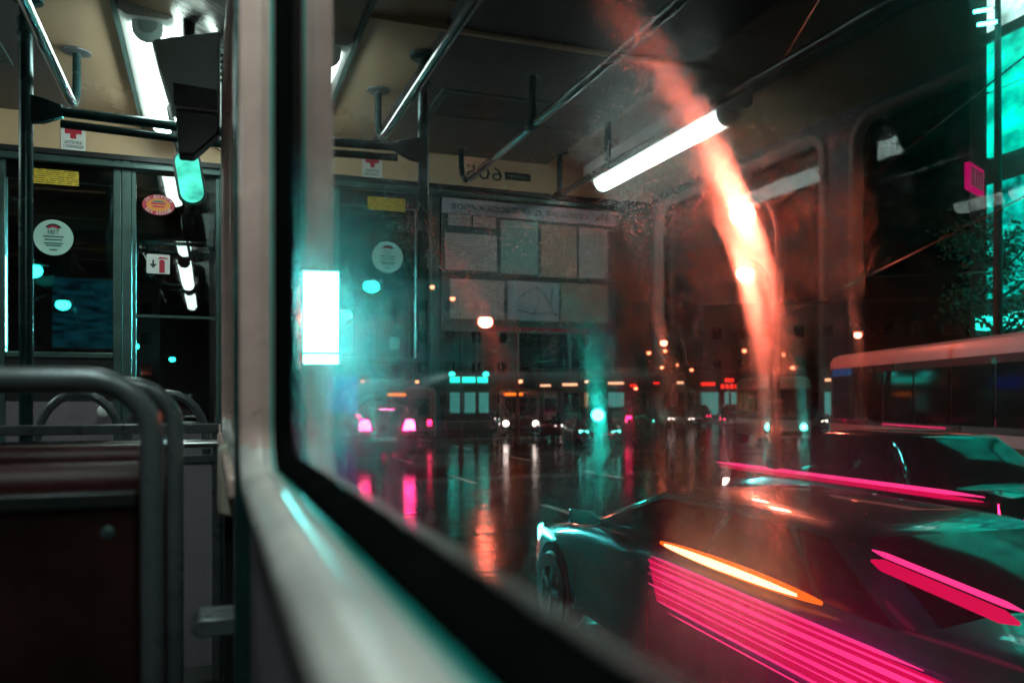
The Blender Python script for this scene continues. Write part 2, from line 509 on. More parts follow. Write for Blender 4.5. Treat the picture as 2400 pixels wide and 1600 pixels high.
# pavement on the far side with kerb
pv = MB()
pv.box((23.6, -20, -0.2), (60, 26, 0.13))
pav = pv.build('pavement', M['pavement'], smooth=0, bevel=0.02)
tag(pav, 'wet paved footway in front of the teal lit building', 'pavement', kind='structure')
for i in range(22):
    k = MB().box((23.32, -18 + i * 2.0, -0.1), (23.595, -18 + i * 2.0 + 1.99, 0.15)).build('kerb_stone', M['pavement'], pav, smooth=0)

# lane dashes
lm = empty('lane_markings'); tag(lm, 'worn white dashes painted between the lanes', 'road markings', kind='structure')
dash = MB().add([(-0.07, -1.0, 0), (0.07, -1.0, 0), (0.07, 1.0, 0), (-0.07, 1.0, 0)], [(0, 1, 2, 3)]).mesh('dash', M['marking'], 0)
for xx in (1.75, 5.4, 9.0):
    for j in range(9):
        o = bpy.data.objects.new('dash', dash); link(o, lm); o.location = (xx, 6.5 + j * 6.0, 0.004)

# ================================================================== LARGE STRUCTURE: TRAM INTERIOR
XR, XL = -0.045, -2.28          # inner faces of the two side walls
YB, YF = -2.6, 4.2              # back and front walls
ZF, ZC = 0.90, 3.14
fl = MB().box((-2.36, YB, 0.80), (0.05, YF + 0.9, ZF))
floor = fl.build('floor', M['floor'], smooth=0); tag(floor, 'dark worn rubber tram floor under the seats', 'floor', kind='structure')

# ceiling: flat centre, curved coves, outer roof skin
prof = [(-2.30, 2.99), (-2.16, 3.07), (-1.98, 3.125), (-1.6, 3.14), (-1.15, 3.145), (-0.7, 3.14), (-0.36, 3.125), (-0.20, 3.09), (-0.03, 3.02)]
top = [(x, z + 0.12) for x, z in reversed(prof)]
c = MB().prism(prof + top, 'y', YB - 0.05, YF + 1.0)
ceil = c.build('ceiling', M['ceiling']); tag(ceil, 'cream laminate tram ceiling with curved edges', 'ceiling', kind='structure')
M['centre'] = mat('ceiling darkened for lamp falloff', (0.085, 0.075, 0.078), 0.4, var=0.2, scale=3)  # dark colour stands in for lamp light falling off at mid ceiling
MB().prism([(-1.64, 3.136), (-1.62, 3.124), (-0.68, 3.124), (-0.66, 3.136), (-0.66, 3.16), (-1.64, 3.16)], 'y', YB, 4.19).build('falloff_panel', M['centre'], ceil, smooth=0)
# ceiling hatch (recess frame) and panel seams
h = MB()
for (x0, x1, y0, y1) in ((-1.62, -0.80, 3.30, 3.335), (-1.62, -0.80, 3.60, 3.635), (-1.62, -1.585, 3.335, 3.60), (-0.835, -0.80, 3.335, 3.60)):
    h.box((x0, y0, 3.118), (x1, y1, 3.150))
hp = h.build('hatch_frame', M['alu'], ceil, bevel=0.004)
MB().box((-1.583, 3.337, 3.120), (-0.837, 3.598, 3.150)).build('hatch_panel', M['dark'], ceil, smooth=0)
for yy in (0.6, 1.9, 2.75):
    MB().box((-1.95, yy, 3.112), (-0.40, yy + 0.02, 3.150)).build('seam_strip', M['header'], ceil, smooth=0)
for xx in (-0.385, -1.99):
    MB().box((xx - 0.008, YB, 3.095), (xx + 0.008, YF, 3.14)).build('edge_trim', M['alu'], ceil, smooth=0)
MB().prism([(-0.03, 3.00), (-0.20, 3.075), (-0.20, 3.085), (-0.03, 3.01)], 'y', YB, 4.1).build('cove_panel', M['steelcove'], ceil)

# ---- side walls with windows (rounded openings)
def wall_with_windows(name, x_in, x_out, wins, zb, zt, label):
    """wins = [(y0,y1,z0,z1,r)]; one wall mesh with rounded openings, split in strips"""
    sgn = 1 if x_out > x_in else -1
    mb = MB()
    ys = sorted(wins)
    seg = 6
    edge = [YB] + [0.5 * (a[1] + b[0]) for a, b in zip(ys, ys[1:])] + [YF + 0.9]
    for i, (y0, y1, z0, z1, r) in enumerate(ys):
        e0, e1 = edge[i], edge[i + 1]
        inner = rounded(y0, y1, z0, z1, r, seg)
        outer = []
        cx, cz = 0.5 * (y0 + y1), 0.5 * (z0 + z1)
        for q, (yy, zz) in enumerate(inner):
            corner = q // (seg + 1); k = q % (seg + 1)
            cy2 = e1 if corner in (0, 3) else e0
            cz2 = zt if corner in (0, 1) else zb
            # first half of each corner slides along one side, second half along the other
            if corner == 0: p = (cy2, zz + (cz2 - zz) * min(1, k / 3)) if k <= 3 else (yy + (cy2 - yy) * (6 - k) / 3, cz2)
            elif corner == 1: p = (yy + (cy2 - yy) * min(1, k / 3), cz2) if k <= 3 else (cy2, zz + (cz2 - zz) * (6 - k) / 3)
            elif corner == 2: p = (cy2, zz + (cz2 - zz) * min(1, k / 3)) if k <= 3 else (yy + (cy2 - yy) * (6 - k) / 3, cz2)
            else: p = (yy + (cy2 - yy) * min(1, k / 3), cz2) if k <= 3 else (cy2, zz + (cz2 - zz) * (6 - k) / 3)
            outer.append(p)
        rin = [(x_in, a, b) for a, b in inner]; rout = [(x_in, a, b) for a, b in outer]
        sin_ = [(x_out, a, b) for a, b in inner]; sout = [(x_out, a, b) for a, b in outer]
        mb.loft([rout, rin, sin_, sout], caps=False)
    o = mb.build(name, M['wall'], smooth=0)
    tag(o, label, 'wall', kind='structure')
    return o

def window_unit(wall, x_in, sgn, y0, y1, z0, z1, r, pane_mats, main=False):
    """moulding, gasket and pane of one window; sgn=+1 when the outside lies at +x"""
    w = bpy.data.objects.new('window', None); link(w, wall)
    seg = 10
    def ring(ins, x):
        return [(x, a, b) for a, b in rounded(y0 + ins, y1 - ins, z0 + ins, z1 - ins, max(0.012, r - ins), seg)]
    d = x_in
    # painted moulding, stands proud of the wall and turns in to the gasket
    prof = [(-0.034, d + sgn * 0.001), (-0.032, d - sgn * 0.010), (-0.024, d - sgn * 0.016), (-0.010, d - sgn * 0.0175), (-0.002, d - sgn * 0.014), (0.004, d - sgn * 0.004),
            (0.0075, d + sgn * 0.006), (0.0085, d + sgn * 0.012), (0.0055, d + sgn * 0.016), (0.008, d + sgn * 0.029), (0.008, d + sgn * 0.05)]
    mb = MB().loft([ring(i, x) for i, x in prof], caps=False)
    parts_ = {'frame': MB(), 'sill': MB()}
    for f_ in mb.f:
        q_ = [mb.v[i] for i in f_]
        low = sum(c_[2] for c_ in q_) / len(q_) < z0 + 0.035
        parts_['sill' if low else 'frame'].add(q_, [tuple(range(len(q_)))])
    for nm_, mb_ in parts_.items():
        o_ = mb_.build(nm_, M['cream'] if nm_ == 'frame' else M['sill_lit'], w, smooth=0)
        bm_ = bmesh.new(); bm_.from_mesh(o_.data); bmesh.ops.remove_doubles(bm_, verts=bm_.verts, dist=1e-5)
        bmesh.ops.recalc_face_normals(bm_, faces=bm_.faces); bm_.to_mesh(o_.data); bm_.free(); o_.data.shade_smooth()
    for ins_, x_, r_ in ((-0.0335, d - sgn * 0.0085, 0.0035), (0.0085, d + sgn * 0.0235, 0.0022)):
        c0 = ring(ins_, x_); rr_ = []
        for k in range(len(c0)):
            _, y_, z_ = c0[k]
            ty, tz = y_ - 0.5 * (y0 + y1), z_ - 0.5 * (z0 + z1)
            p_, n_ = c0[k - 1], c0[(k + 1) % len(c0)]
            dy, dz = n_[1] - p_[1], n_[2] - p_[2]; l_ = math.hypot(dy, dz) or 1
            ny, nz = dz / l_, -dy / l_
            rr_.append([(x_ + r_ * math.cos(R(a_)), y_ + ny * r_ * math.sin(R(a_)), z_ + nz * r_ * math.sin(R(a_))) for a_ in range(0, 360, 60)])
        MB().loft(rr_ + [rr_[0]], caps=False).build('teal_glint_bead', M['glint_bead'], w)
    if main:
        for k_ in range(6):
            MB().lathe((d - sgn * 0.0172, y0 + 0.12 + k_ * 0.25, z0 - 0.014), (-sgn, 0, 0), [(0, 0.0055), (0.0015, 0.005), (0.0022, 0.002)], 10).build('screw', M['alu'], w)
            MB().lathe((d - sgn * 0.0172, y1 + 0.014, z0 + 0.10 + k_ * 0.17), (-sgn, 0, 0), [(0, 0.0055), (0.0015, 0.005), (0.0022, 0.002)], 10).build('screw', M['alu'], w)
    prof = [(0.003, d + sgn * 0.0265), (0.015, d + sgn * 0.0275), (0.021, d + sgn * 0.0325), (0.0225, d + sgn * 0.038), (0.027, d + sgn * 0.0415), (0.028, d + sgn * 0.046), (0.028, d + sgn * 0.056), (0.003, d + sgn * 0.058)]
    MB().loft([ring(i, x) for i, x in prof], caps=False).build('gasket', M['rubber'], w, smooth=50)
    a = rounded(y0 + 0.012, y1 - 0.012, z0 + 0.012, z1 - 0.012, r * 0.6, seg)
    xa, xb = d + sgn * 0.045, d + sgn * 0.050
    pn = MB()
    n = len(a)
    vs = [(xa, p, q) for p, q in a] + [(xb, p, q) for p, q in a]
    pn.add(vs, [tuple(range(n))], 0)
    pn.f += [tuple(range(2 * n - 1, n - 1, -1))] + [(k, (k + 1) % n, n + (k + 1) % n, n + k) for k in range(n)]
    pn.mi += [1] * (n + 1)
    pn.build('pane', pane_mats, w, smooth=0)
    return w

RW = [(-2.2, -0.55, 1.752, 2.80, 0.09), (-0.35, 1.165, 1.752, 2.80, 0.07), (1.36, 2.86, 1.752, 2.80, 0.07)]
LW = [(-2.2, -0.75, 1.75, 2.93, 0.09), (-0.55, 0.95, 1.75, 2.93, 0.09), (1.15, 2.60, 1.75, 2.93, 0.09), (2.80, 4.12, 1.75, 2.93, 0.09)]
wr = wall_with_windows('wall_right', XR, 0.015, RW, ZF, 3.06, 'grey tram side wall below and around the big street window')
wl = wall_with_windows('wall_left', XL, -2.36, LW, ZF, 3.06, 'far tram side wall with rounded windows, mirrored in the glass')
smear = smeared_glass('smeared window glass')
for i, w in enumerate(RW):
    window_unit(wr, XR, 1, *w, [smear if i == 1 else M['pane'], M['pane']], main=(i == 1))
for w in LW:
    window_unit(wl, XL, -1, *w, [M['pane'], M['pane']])
MB().box((-2.36, YB - 0.06, ZF), (0.02, YB, 3.2)).build('wall_back', M['wall'], smooth=0)
tag(bpy.data.objects['wall_back'], 'plain back wall of the tram saloon', 'wall', kind='structure')

# ---- lower wall trim of right wall: pillar strip, heating duct, socket box
MB().box((-0.062, 3.02, ZF), (-0.046, 3.10, 3.03)).build('pillar_trim', M['alu'], wr, smooth=0)
MB().box((-0.066, 1.24, ZF), (-0.046, 1.285, 3.03)).build('pillar_trim', M['pole'], wr, smooth=0)
MB().box((-0.075, 1.30, 1.70), (-0.046, 4.1, 1.735)).build('wall_rail', M['cream'], wr, bevel=0.006)

# ---- front wall (driver's cab partition)
fw = MB()
fw.box((-2.28, YF, 2.965), (-0.03, YF + 0.05, 3.16), 0)          # cream header
fw.box((-2.28, YF + 0.002, ZF), (-2.045, YF + 0.05, 2.962), 1)   # post on the far side
fw.box((-1.028, YF + 0.002, ZF), (-0.985, YF + 0.05, 2.962), 1)
fw.box((-0.475, YF + 0.002, ZF), (-0.437, YF + 0.05, 2.962), 1)
fw.box((-0.052, YF + 0.002, ZF), (-0.03, YF + 0.05, 2.962), 1)
fw.box((-2.042, YF + 0.004, ZF), (-1.031, YF + 0.05, 1.50), 2)
fw.box((-0.434, YF + 0.004, ZF), (-0.055, YF + 0.05, 1.70), 2)
front = fw.build('front_wall', [M['header'], M['alu'], M['wall']], smooth=0)
tag(front, 'cab partition with cream header, glazed door and dark panes', 'wall', kind='structure')
MB().box((-2.28, YF - 0.012, 2.945), (-0.03, YF - 0.0005, 2.968)).build('header_trim', M['dark'], front, smooth=0)
MB().box((-2.27, YF - 0.03, 2.905), (-0.05, YF - 0.013, 2.930)).build('track_rail', M['alu'], front, bevel=0.004)
# door
dr = bpy.data.objects.new('door', None); link(dr, front)
for x0, x1, z0, z1 in ((-0.982, -0.945, 0.95, 2.955), (-0.513, -0.478, 0.95, 2.955), (-0.944, -0.514, 2.915, 2.955), (-0.944, -0.514, 2.035, 2.062)):
    MB().box((x0, YF + 0.004, z0), (x1, YF + 0.04, z1)).build('frame', M['alu'], dr, bevel=0.004)
MB().box((-0.944, YF + 0.018, 2.062), (-0.514, YF + 0.023, 2.915)).build('pane', M['pane'], dr, smooth=0)
MB().box((-0.944, YF + 0.012, 1.842), (-0.514, YF + 0.032, 2.034)).build('dark_panel', M['dark'], dr, smooth=0)
MB().box((-0.944, YF + 0.010, 0.95), (-0.514, YF + 0.034, 1.840)).build('lower_panel', M['wall'], dr, smooth=0)
MB().lathe((-0.545, YF + 0.01, 1.795), (0, -1, 0), [(0, 0.012), (0.02, 0.012), (0.026, 0.026), (0.045, 0.031), (0.058, 0.022), (0.063, 0.004)]).build('knob', M['white'], dr)
# side pane right of the door
for x0, x1, z0, z1 in ((-0.434, -0.418, 1.70, 2.955), (-0.07, -0.054, 1.70, 2.955), (-0.417, -0.071, 2.93, 2.955), (-0.417, -0.071, 1.702, 1.725), (-0.417, -0.071, 2.23, 2.242)):
    MB().box((x0, YF + 0.006, z0), (x1, YF + 0.036, z1)).build('pane_frame', M['alu'], front, smooth=0)
MB().box((-0.417, YF + 0.018, 1.725), (-0.071, YF + 0.023, 2.93)).build('pane', M['pane'], front, smooth=0)
MB().box((-2.042, YF + 0.018, 1.50), (-1.031, YF + 0.023, 2.94)).build('pane', M['pane'], front, smooth=0)
# cab behind the partition: dark side/back shell with windscreen
cab = MB()
cab.box((-2.34, YF + 0.95, 0.85), (0.04, YF + 1.0, 1.72))
cab.box((-2.34, YF + 0.95, 3.05), (0.04, YF + 1.0, 3.16))
cab.box((-2.34, YF + 0.95, 1.72), (-2.20, YF + 1.0, 3.05))
cab.box((-0.10, YF + 0.95, 1.72), (0.04, YF + 1.0, 3.05))
cab.box((-1.20, YF + 0.95, 1.72), (-1.13, YF + 1.0, 3.05))
cw = cab.build('wall_cab', M['dark'], smooth=0); tag(cw, 'dark front end of the tram cab around the windscreen', 'wall', kind='structure')
MB().box((-2.20, YF + 0.97, 1.72), (-1.20, YF + 0.975, 3.05)).build('windscreen_pane', M['pane'], cw, smooth=0)
MB().box((-1.13, YF + 0.97, 1.72), (-0.10, YF + 0.975, 3.05)).build('windscreen_pane', M['pane'], cw, smooth=0)

# ================================================================== TRAM: THINGS
# ---- ceiling lamps
def ceiling_lamp(x, y0, y1, zc, label):
    t = empty('ceiling_lamp', (x, 0.5 * (y0 + y1), zc))
    tag(t, label, 'lamp', 'fluorescent ceiling lamps')
    hl = 0.5 * (y1 - y0)
    MB().prism([(-0.085, 0.10), (-0.085, 0.035), (-0.06, 0.02), (0.06, 0.02), (0.085, 0.035), (0.085, 0.10)], 'y', -hl - 0.06, hl + 0.06).build('housing', M['white'], t)
    pr = [(0.052 * math.cos(R(a)), 0.012 + 0.052 * math.sin(R(a))) for a in range(180, 361, 18)]
    MB().prism(pr + [(0.052, 0.018), (-0.052, 0.018)], 'y', -hl, hl).build('diffuser', E_['tube'], t)
    for s in (-1, 1):
        MB().lathe((0, s * hl, 0.008), (0, s, 0), [(0.001, 0.050), (0.02, 0.048), (0.035, 0.03)], 16).build('end_cap', M['box'], t)
    return t
ceiling_lamp(-0.29, 2.98, 3.98, 3.06, 'lit strip lamp above the cab door beside the grey box')
ceiling_lamp(-1.86, 2.86, 3.98, 2.99, 'lit strip lamp mirrored in the window above the notice board')
ceiling_lamp(-0.29, -0.2, 1.28, 2.94, 'strip lamp over the nearest seats out of frame')

# ---- handrails
def handrail(x, z, y0, y1, hangers, label):
    t = empty('handrail', (x, 0, z)); tag(t, label, 'handrail', 'handrails under the ceiling')
    MB().tube([(0, y0, 0), (0, y1 - 0.06, 0), (0, y1 - 0.02, 0.004)], 0.0165, 14).build('rail', M['chrome'], t)
    for yh, curved in hangers:
        top_z = 3.135 - z
        if curved:
            pts = [(0, y1 - 0.03, 0.0), (0, yh - 0.07, 0.012), (0, yh - 0.02, 0.05), (0, yh, 0.10), (0, yh, top_z)]
            MB().tube(pts, 0.0145, 12).build('hanger', M['pole'], t)
        else:
            MB().tube([(0, yh, 0), (0, yh, top_z)], 0.0145, 12).build('hanger', M['pole'], t)
            MB().tube([(0, yh - 0.035, 0), (0, yh + 0.035, 0)], 0.0215, 14).build('clamp', M['pole'], t)
        MB().lathe((0, yh, top_z - 0.012), (0, 0, 1), [(0, 0.030), (0.004, 0.048), (0.013, 0.050)], 20).build('flange', M['tube'], t)
    return t
handrail(-0.56, 2.905, -2.4, 3.32, [(3.44, True), (1.2, False)], 'bright handrail running up to the pole beside the first aid sign')
handrail(-1.10, 2.93, -2.4, 3.92, [(4.05, True), (3.06, False)], 'middle handrail mirrored in the window with a curved end')
handrail(-1.62, 2.92, -2.4, 4.12, [(3.44, False), (4.0, False)], 'handrail mirrored in the window beside the lit strip lamp')
tag(bpy.data.objects['handrail.001'], None)

# ---- upright pole with cross bar to the wall
t = empty('grab_pole', (-0.65, 3.03, ZF)); tag(t, 'dark upright pole with flared bracket left of the door stickers', 'pole')
MB().tube([(0, 0, 0), (0, 0, 1.02), (0.0, 0, 2.235)], 0.0205, 18).build('upright', M['pole'], t)
MB().lathe((0, 0, 2.215), (0, 0, 1), [(0, 0.028), (0.006, 0.05), (0.02, 0.052)], 20).build('ceiling_flange', M['pole'], t)
MB().lathe((0, 0, 0.0), (0, 0, 1), [(0.0, 0.06), (0.01, 0.058), (0.022, 0.028)], 20).build('floor_flange', M['pole'], t)
MB().loft([[(0.005, -0.012, 1.83), (0.005, 0.012, 1.83), (0.005, 0.012, 1.925), (0.005, -0.012, 1.925)],
           [(0.05, -0.018, 1.838), (0.05, 0.018, 1.838), (0.05, 0.018, 1.915), (0.05, -0.018, 1.915)],
           [(0.105, -0.016, 1.862), (0.105, 0.016, 1.862), (0.105, 0.016, 1.898), (0.105, -0.016, 1.898)]]).build('bracket', M['pole'], t, bevel=0.004)
MB().tube([(0.09, 0, 1.88), (0.60, 0, 1.868)], 0.0165, 14).build('cross_bar', M['pole'], t)
MB().tube([(0.10, -0.008, 1.838), (0.60, -0.008, 1.824)], 0.0135, 14).build('lower_bar', M['pole'], t)
MB().tube([(0, 0, 2.165), (0, 0, 2.115)], 0.027, 16).build('clamp', M['pole'], t)

# ---- grey equipment box beside the lamp
t = empty('equipment_box', (0, 2.80, 0)); tag(t, 'tapered grey box hung under the ceiling beside the lit lamp', 'equipment box')
poly = [(-0.268, 2.952), (-0.262, 2.966), (-0.068, 3.02), (-0.068, 2.764), (-0.205, 2.764), (-0.216, 2.774)]
MB().prism(poly, 'y', 0.0, 0.13).build('housing', M['box'], t, bevel=0.008)
MB().prism([(-0.206, 2.835), (-0.075, 2.828), (-0.075, 2.766), (-0.203, 2.766)], 'y', -0.006, -0.001).build('dark_cover', M['dark'], t, bevel=0.002)
MB().prism([(-0.20, 2.762), (-0.07, 2.762), (-0.07, 2.70), (-0.145, 2.622), (-0.19, 2.622)], 'y', 0.02, 0.10).build('bracket', M['dark'], t, bevel=0.006)
for zz in (2.86, 2.88, 2.90, 2.92, 2.94):
    MB().box((-0.066, 0.002, zz), (-0.058, 0.012, zz + 0.008)).build('vent_slot', M['dark'], t, smooth=0)
MB().tube([(-0.16, 0.06, 3.0), (-0.16, 0.06, 3.10)], 0.018, 10).build('hanger', M['dark'], t)

# ---- rounded mirror, its teal lamp reflection added as a glowing cover
t = empty('cab_mirror', (-0.175, 3.62, 2.75)); tag(t, 'rounded teal mirror under the grey box, its reflection made to glow', 'lamp')
t.rotation_euler = (0, R(-9), 0)
a = rounded(-0.045, 0.045, -0.10, 0.10, 0.042, 8)
MB().prism(a, 'y', -0.012, 0.012).build('cover', E_['cab'], t)
a2 = rounded(-0.055, 0.055, -0.11, 0.112, 0.05, 8)
MB().prism(a2, 'y', 0.013, 0.035).build('housing', M['dark'], t)
MB().tube([(-0.02, 0.03, 0.10), (-0.03, 0.02, 0.20), (-0.035, 0.0, 0.33)], 0.012, 10).build('arm', M['dark'], t)

# ---- signs and stickers on the partition
def sticker(name, poly, x, z, m, label, y=YF - 0.0035):
    t = empty(name, (x, y, z)); tag(t, label, 'sticker')
    MB().prism(poly, 'y', 0.0, 0.003).build('sheet', m, t, smooth=0)
    return t
def ell(a, b, n=40):
    return [(a * math.cos(2 * math.pi * k / n), b * math.sin(2 * math.pi * k / n)) for k in range(n)]
YP = YF + 0.018 - 0.004
t = sticker('first_aid_sign', rounded(-0.05, 0.05, -0.065, 0.065, 0.01, 4), -0.675, 3.033, M['white'], 'white first aid sign with red cross on the cream header', YF - 0.004)
MB().prism([(-0.012, -0.034), (0.012, -0.034), (0.012, -0.012), (0.034, -0.012), (0.034, 0.012), (0.012, 0.012), (0.012, 0.034), (-0.012, 0.034), (-0.012, 0.012), (-0.034, 0.012), (-0.034, -0.012), (-0.012, -0.012)], 'y', -0.0015, -0.0002).build('red_cross', M['red'], t, smooth=0).location.z = 0.022
text_mesh('lettering', 'АПТЕЧКА', 0.02, M['black'], t, (0, -0.001, -0.030), width=0.07)
text_mesh('lettering', '1 ПОМОЩИ', 0.017, M['black'], t, (0, -0.001, -0.048), width=0.078)
t = sticker('instruction_label', rounded(-0.097, 0.097, -0.033, 0.033, 0.004, 3), -0.752, 2.846, M['labelprint'], 'yellow printed label near the top of the door pane', YP)
t = sticker('round_sticker', ell(0.080, 0.080), -0.757, 2.575, M['mint'], 'round pale mint sticker on the door pane', YP)
MB().prism([(0.034 * math.cos(R(a_)), 0.026 * math.sin(R(a_))) for a_ in range(20, 161, 14)] + [(0.016 * math.cos(R(a_)), 0.010 * math.sin(R(a_))) for a_ in range(160, 19, -14)], 'y', -0.0014, -0.0002).build('emblem', M['black'], t, smooth=0).location.z = 0.036
MB().prism([(0.026 * math.cos(R(a_)), 0.017 * math.sin(R(a_))) for a_ in range(20, 161, 14)] + [(0.017 * math.cos(R(a_)), 0.011 * math.sin(R(a_))) for a_ in range(160, 19, -14)], 'y', -0.003, -0.0016).build('emblem_arc', M['red'], t, smooth=0).location.z = 0.036
text_mesh('lettering', 'МЕТ', 0.026, M['black'], t, (0, -0.001, 0.022), width=0.045)
for q, (w_, zz) in enumerate(((0.082, 0.004), (0.070, -0.010), (0.076, -0.026), (0.06, -0.036), (0.03, -0.055))):
    MB().box((-w_ / 2, -0.0014, zz - 0.0028), (w_ / 2, -0.0002, zz + 0.0028)).build('text_line', M['ink'], t, smooth=0)
t = sticker('oval_sticker', ell(0.070, 0.048), -0.322, 2.755, M['red'], 'oval red and orange sticker on the narrow dark pane', YP)
MB().prism(ell(0.052, 0.030), 'y', -0.0012, -0.0002).build('orange_field', M['orange'], t, smooth=0)
for w_, zz in ((0.062, 0.006), (0.05, -0.008)):
    MB().box((-w_ / 2, -0.0024, zz - 0.004), (w_ / 2, -0.0014, zz + 0.004)).build('text_line', M['red'], t, smooth=0)
MB().prism([(0.028 * math.cos(R(a_)), 0.012 + 0.009 * math.sin(R(a_))) for a_ in range(0, 181, 20)], 'y', -0.0024, -0.0014).build('emblem', M['ink'], t, smooth=0)
for word, a0, a1, flip in (('ЗА ДОРОГИ', 150, 30, 1), ('БЕЗ АВАРИЙ', 215, 325, -1)):
    for q, ch in enumerate(word):
        if ch == ' ': continue
        an = R(a0 + (a1 - a0) * q / (len(word) - 1))
        o = text_mesh('letter', ch, 0.017, M['white'], t, (0.061 * math.cos(an), -0.0012, 0.039 * math.sin(an)))
        o.rotation_euler = (R(90), -(an - R(90)) * 0.6 if flip > 0 else -(an - R(270)) * 0.6, 0)
t = sticker('extinguisher_sticker', rounded(-0.050, 0.050, -0.045, 0.045, 0.006, 4), -0.323, 2.480, M['white'], 'square white sticker with red fire extinguisher and arrow', YP)
MB().prism([(0.004, -0.04), (0.028, -0.04), (0.028, 0.014), (0.022, 0.021), (0.010, 0.021), (0.004, 0.014)], 'y', -0.0014, -0.0002).build('extinguisher', M['red'], t, smooth=0)
MB().prism([(-0.004, 0.022), (0.008, 0.034), (0.040, 0.030), (0.040, 0.024), (0.014, 0.026)], 'y', -0.0014, -0.0002).build('nozzle', M['red'], t, smooth=0)
MB().prism([(-0.026, 0.018), (-0.018, 0.018), (-0.018, 0.0), (-0.006, 0.0), (-0.022, -0.020), (-0.038, 0.0), (-0.026, 0.0)], 'y', -0.0014, -0.0002).build('arrow', M['black'], t, smooth=0)
# number and plate on the header
t = empty('fleet_number', (-1.27, YF, 3.045)); tag(t, 'black fleet number 605 on the cream header', 'number')
text_mesh('digits', '605', 0.105, M['black'], t, (0, -0.0016, 0), width=0.20)
t = empty('maker_plate', (-1.46, YF, 3.045)); tag(t, 'small dark plate beside the fleet number', 'plate')
MB().box((-0.075, -0.006, -0.021), (0.075, -0.0005, 0.021)).build('plate', M['dark'], t, bevel=0.004)
MB().box((-0.055, -0.0075, -0.004), (0.055, -0.0062, 0.004)).build('text_line', M['alu'], t, smooth=0)

# ---- notice board
t = empty('notice_board', (-1.535, YF, 2.55)); tag(t, 'blue grey notice board of printed sheets beside the cab door', 'notice board')
MB().box((-0.505, -0.014, -0.345), (0.50, -0.0005, 0.352)).build('backing', M['board'], t, bevel=0.004)
MB().box((-0.503, -0.019, 0.268), (0.498, -0.0145, 0.345)).build('heading_strip', M['paperblue'], t, smooth=0)
for word_, xc_, w_ in (('Информация', -0.268, 0.365), ('для', 0.0, 0.115), ('пассажиров', 0.268, 0.365)):
    text_mesh('heading_word', word_, 0.055, M['ink'], t, (xc_, -0.0205, 0.308), width=w_)
for x0, x1, z0, z1, mm in ((-1.33, -1.205, 2.757, 2.815, 'paper'), (-1.195, -1.07, 2.757, 2.815, 'paper'), (-1.335, -1.052, 2.526, 2.716, 'paper'), (-1.57, -1.360, 2.522, 2.803, 'paperteal'),
                           (-1.80, -1.59, 2.515, 2.798, 'paperbrown'), (-1.99, -1.815, 2.52, 2.798, 'paper'), (-1.377, -1.08, 2.272, 2.479, 'paper'),
                           (-1.693, -1.399, 2.275, 2.483, 'paperblue'), (-1.989, -1.708, 2.275, 2.486, 'paperbrown')):
    MB().box((x0 + 1.535, -0.018, z0 - 2.55), (x1 + 1.535, -0.0145, z1 - 2.55)).build('sheet', M[mm], t, smooth=0)
for z0, z1 in ((-0.050, -0.040), (-0.30, -0.285)):
    MB().box((-0.50, -0.024, z0), (0.495, -0.0146, z1)).build('shelf_strip', M['alu'], t, smooth=0)
MB().box((-0.38, -0.016, -0.335), (0.30, -0.0146, -0.315)).build('red_stripe', M['red'], t, smooth=0)
rm = MB()
rng = random.Random(3)
pts = [(0.02, 2.30), (0.05, 2.36), (0.09, 2.42), (0.13, 2.455), (0.18, 2.43), (0.24, 2.39)]
def rl(ps): rm.tube([(x - 0.16, -0.0188, z - 2.55) for x, z in ps], 0.0022, 5)
rl(pts); rl([(0.0, 2.31), (0.07, 2.32), (0.15, 2.31), (0.25, 2.33)]); rl([(0.13, 2.455), (0.12, 2.38), (0.15, 2.31)]); rl([(0.04, 2.45), (0.05, 2.36)])
rm.build('route_lines', M['ink'], t)

# ---- rails in front of the door (low barrier) and its panel
t = empty('low_barrier', (-0.36, 3.0, ZF)); tag(t, 'low grey rail barrier in front of the cab door', 'barrier')
MB().box((-0.60, -0.012, 0.835), (0.29, 0.012, 0.868)).build('top_board', M['tube'], t, bevel=0.005)
MB().tube([(-0.60, -0.012, 0.80), (0.30, -0.012, 0.80)], 0.0165, 14).build('rail', M['chrome'], t)
MB().box((-0.60, -0.014, 0.735), (0.30, 0.014, 0.762)).build('lower_rail', M['tube'], t, bevel=0.004)
M['panelgrey'] = mat('pale grey barrier panel', (0.46, 0.41, 0.47), 0.5, var=0.15, scale=4, chips=0.4)
MB().box((-0.60, 0.0, 0.05), (0.30, 0.012, 0.735)).build('panel', M['panelgrey'], t, smooth=0)
for xx in (-0.585, 0.285):
    MB().tube([(xx, 0.0, 0), (xx, 0.0, 0.835)], 0.016, 12).build('post', M['tube'], t)
# arched guard behind the barrier
for xx, lab in ((-0.52, 'low arched grab rail beside the white door knob'), (-0.24, 'low arched grab rail against the dark narrow pane')):
    t = empty('arched_rail', (xx, 3.2, ZF)); tag(t, lab, 'grab rail')
    pts = []
    for k in range(13):
        an = math.pi * k / 12
        pts.append((-0.13 * math.cos(an), 0, 0.80 + 0.17 * math.sin(an)))
    MB().tube([(-0.13, 0, 0.0)] + pts + [(0.13, 0, 0.0)], 0.015, 12).build('tube', M['tube'], t)
    for sx in (-1, 1):
        MB().lathe((sx * 0.13, 0, 0), (0, 0, 1), [(0, 0.035), (0.008, 0.033), (0.014, 0.018)], 14).build('foot', M['tube'], t)

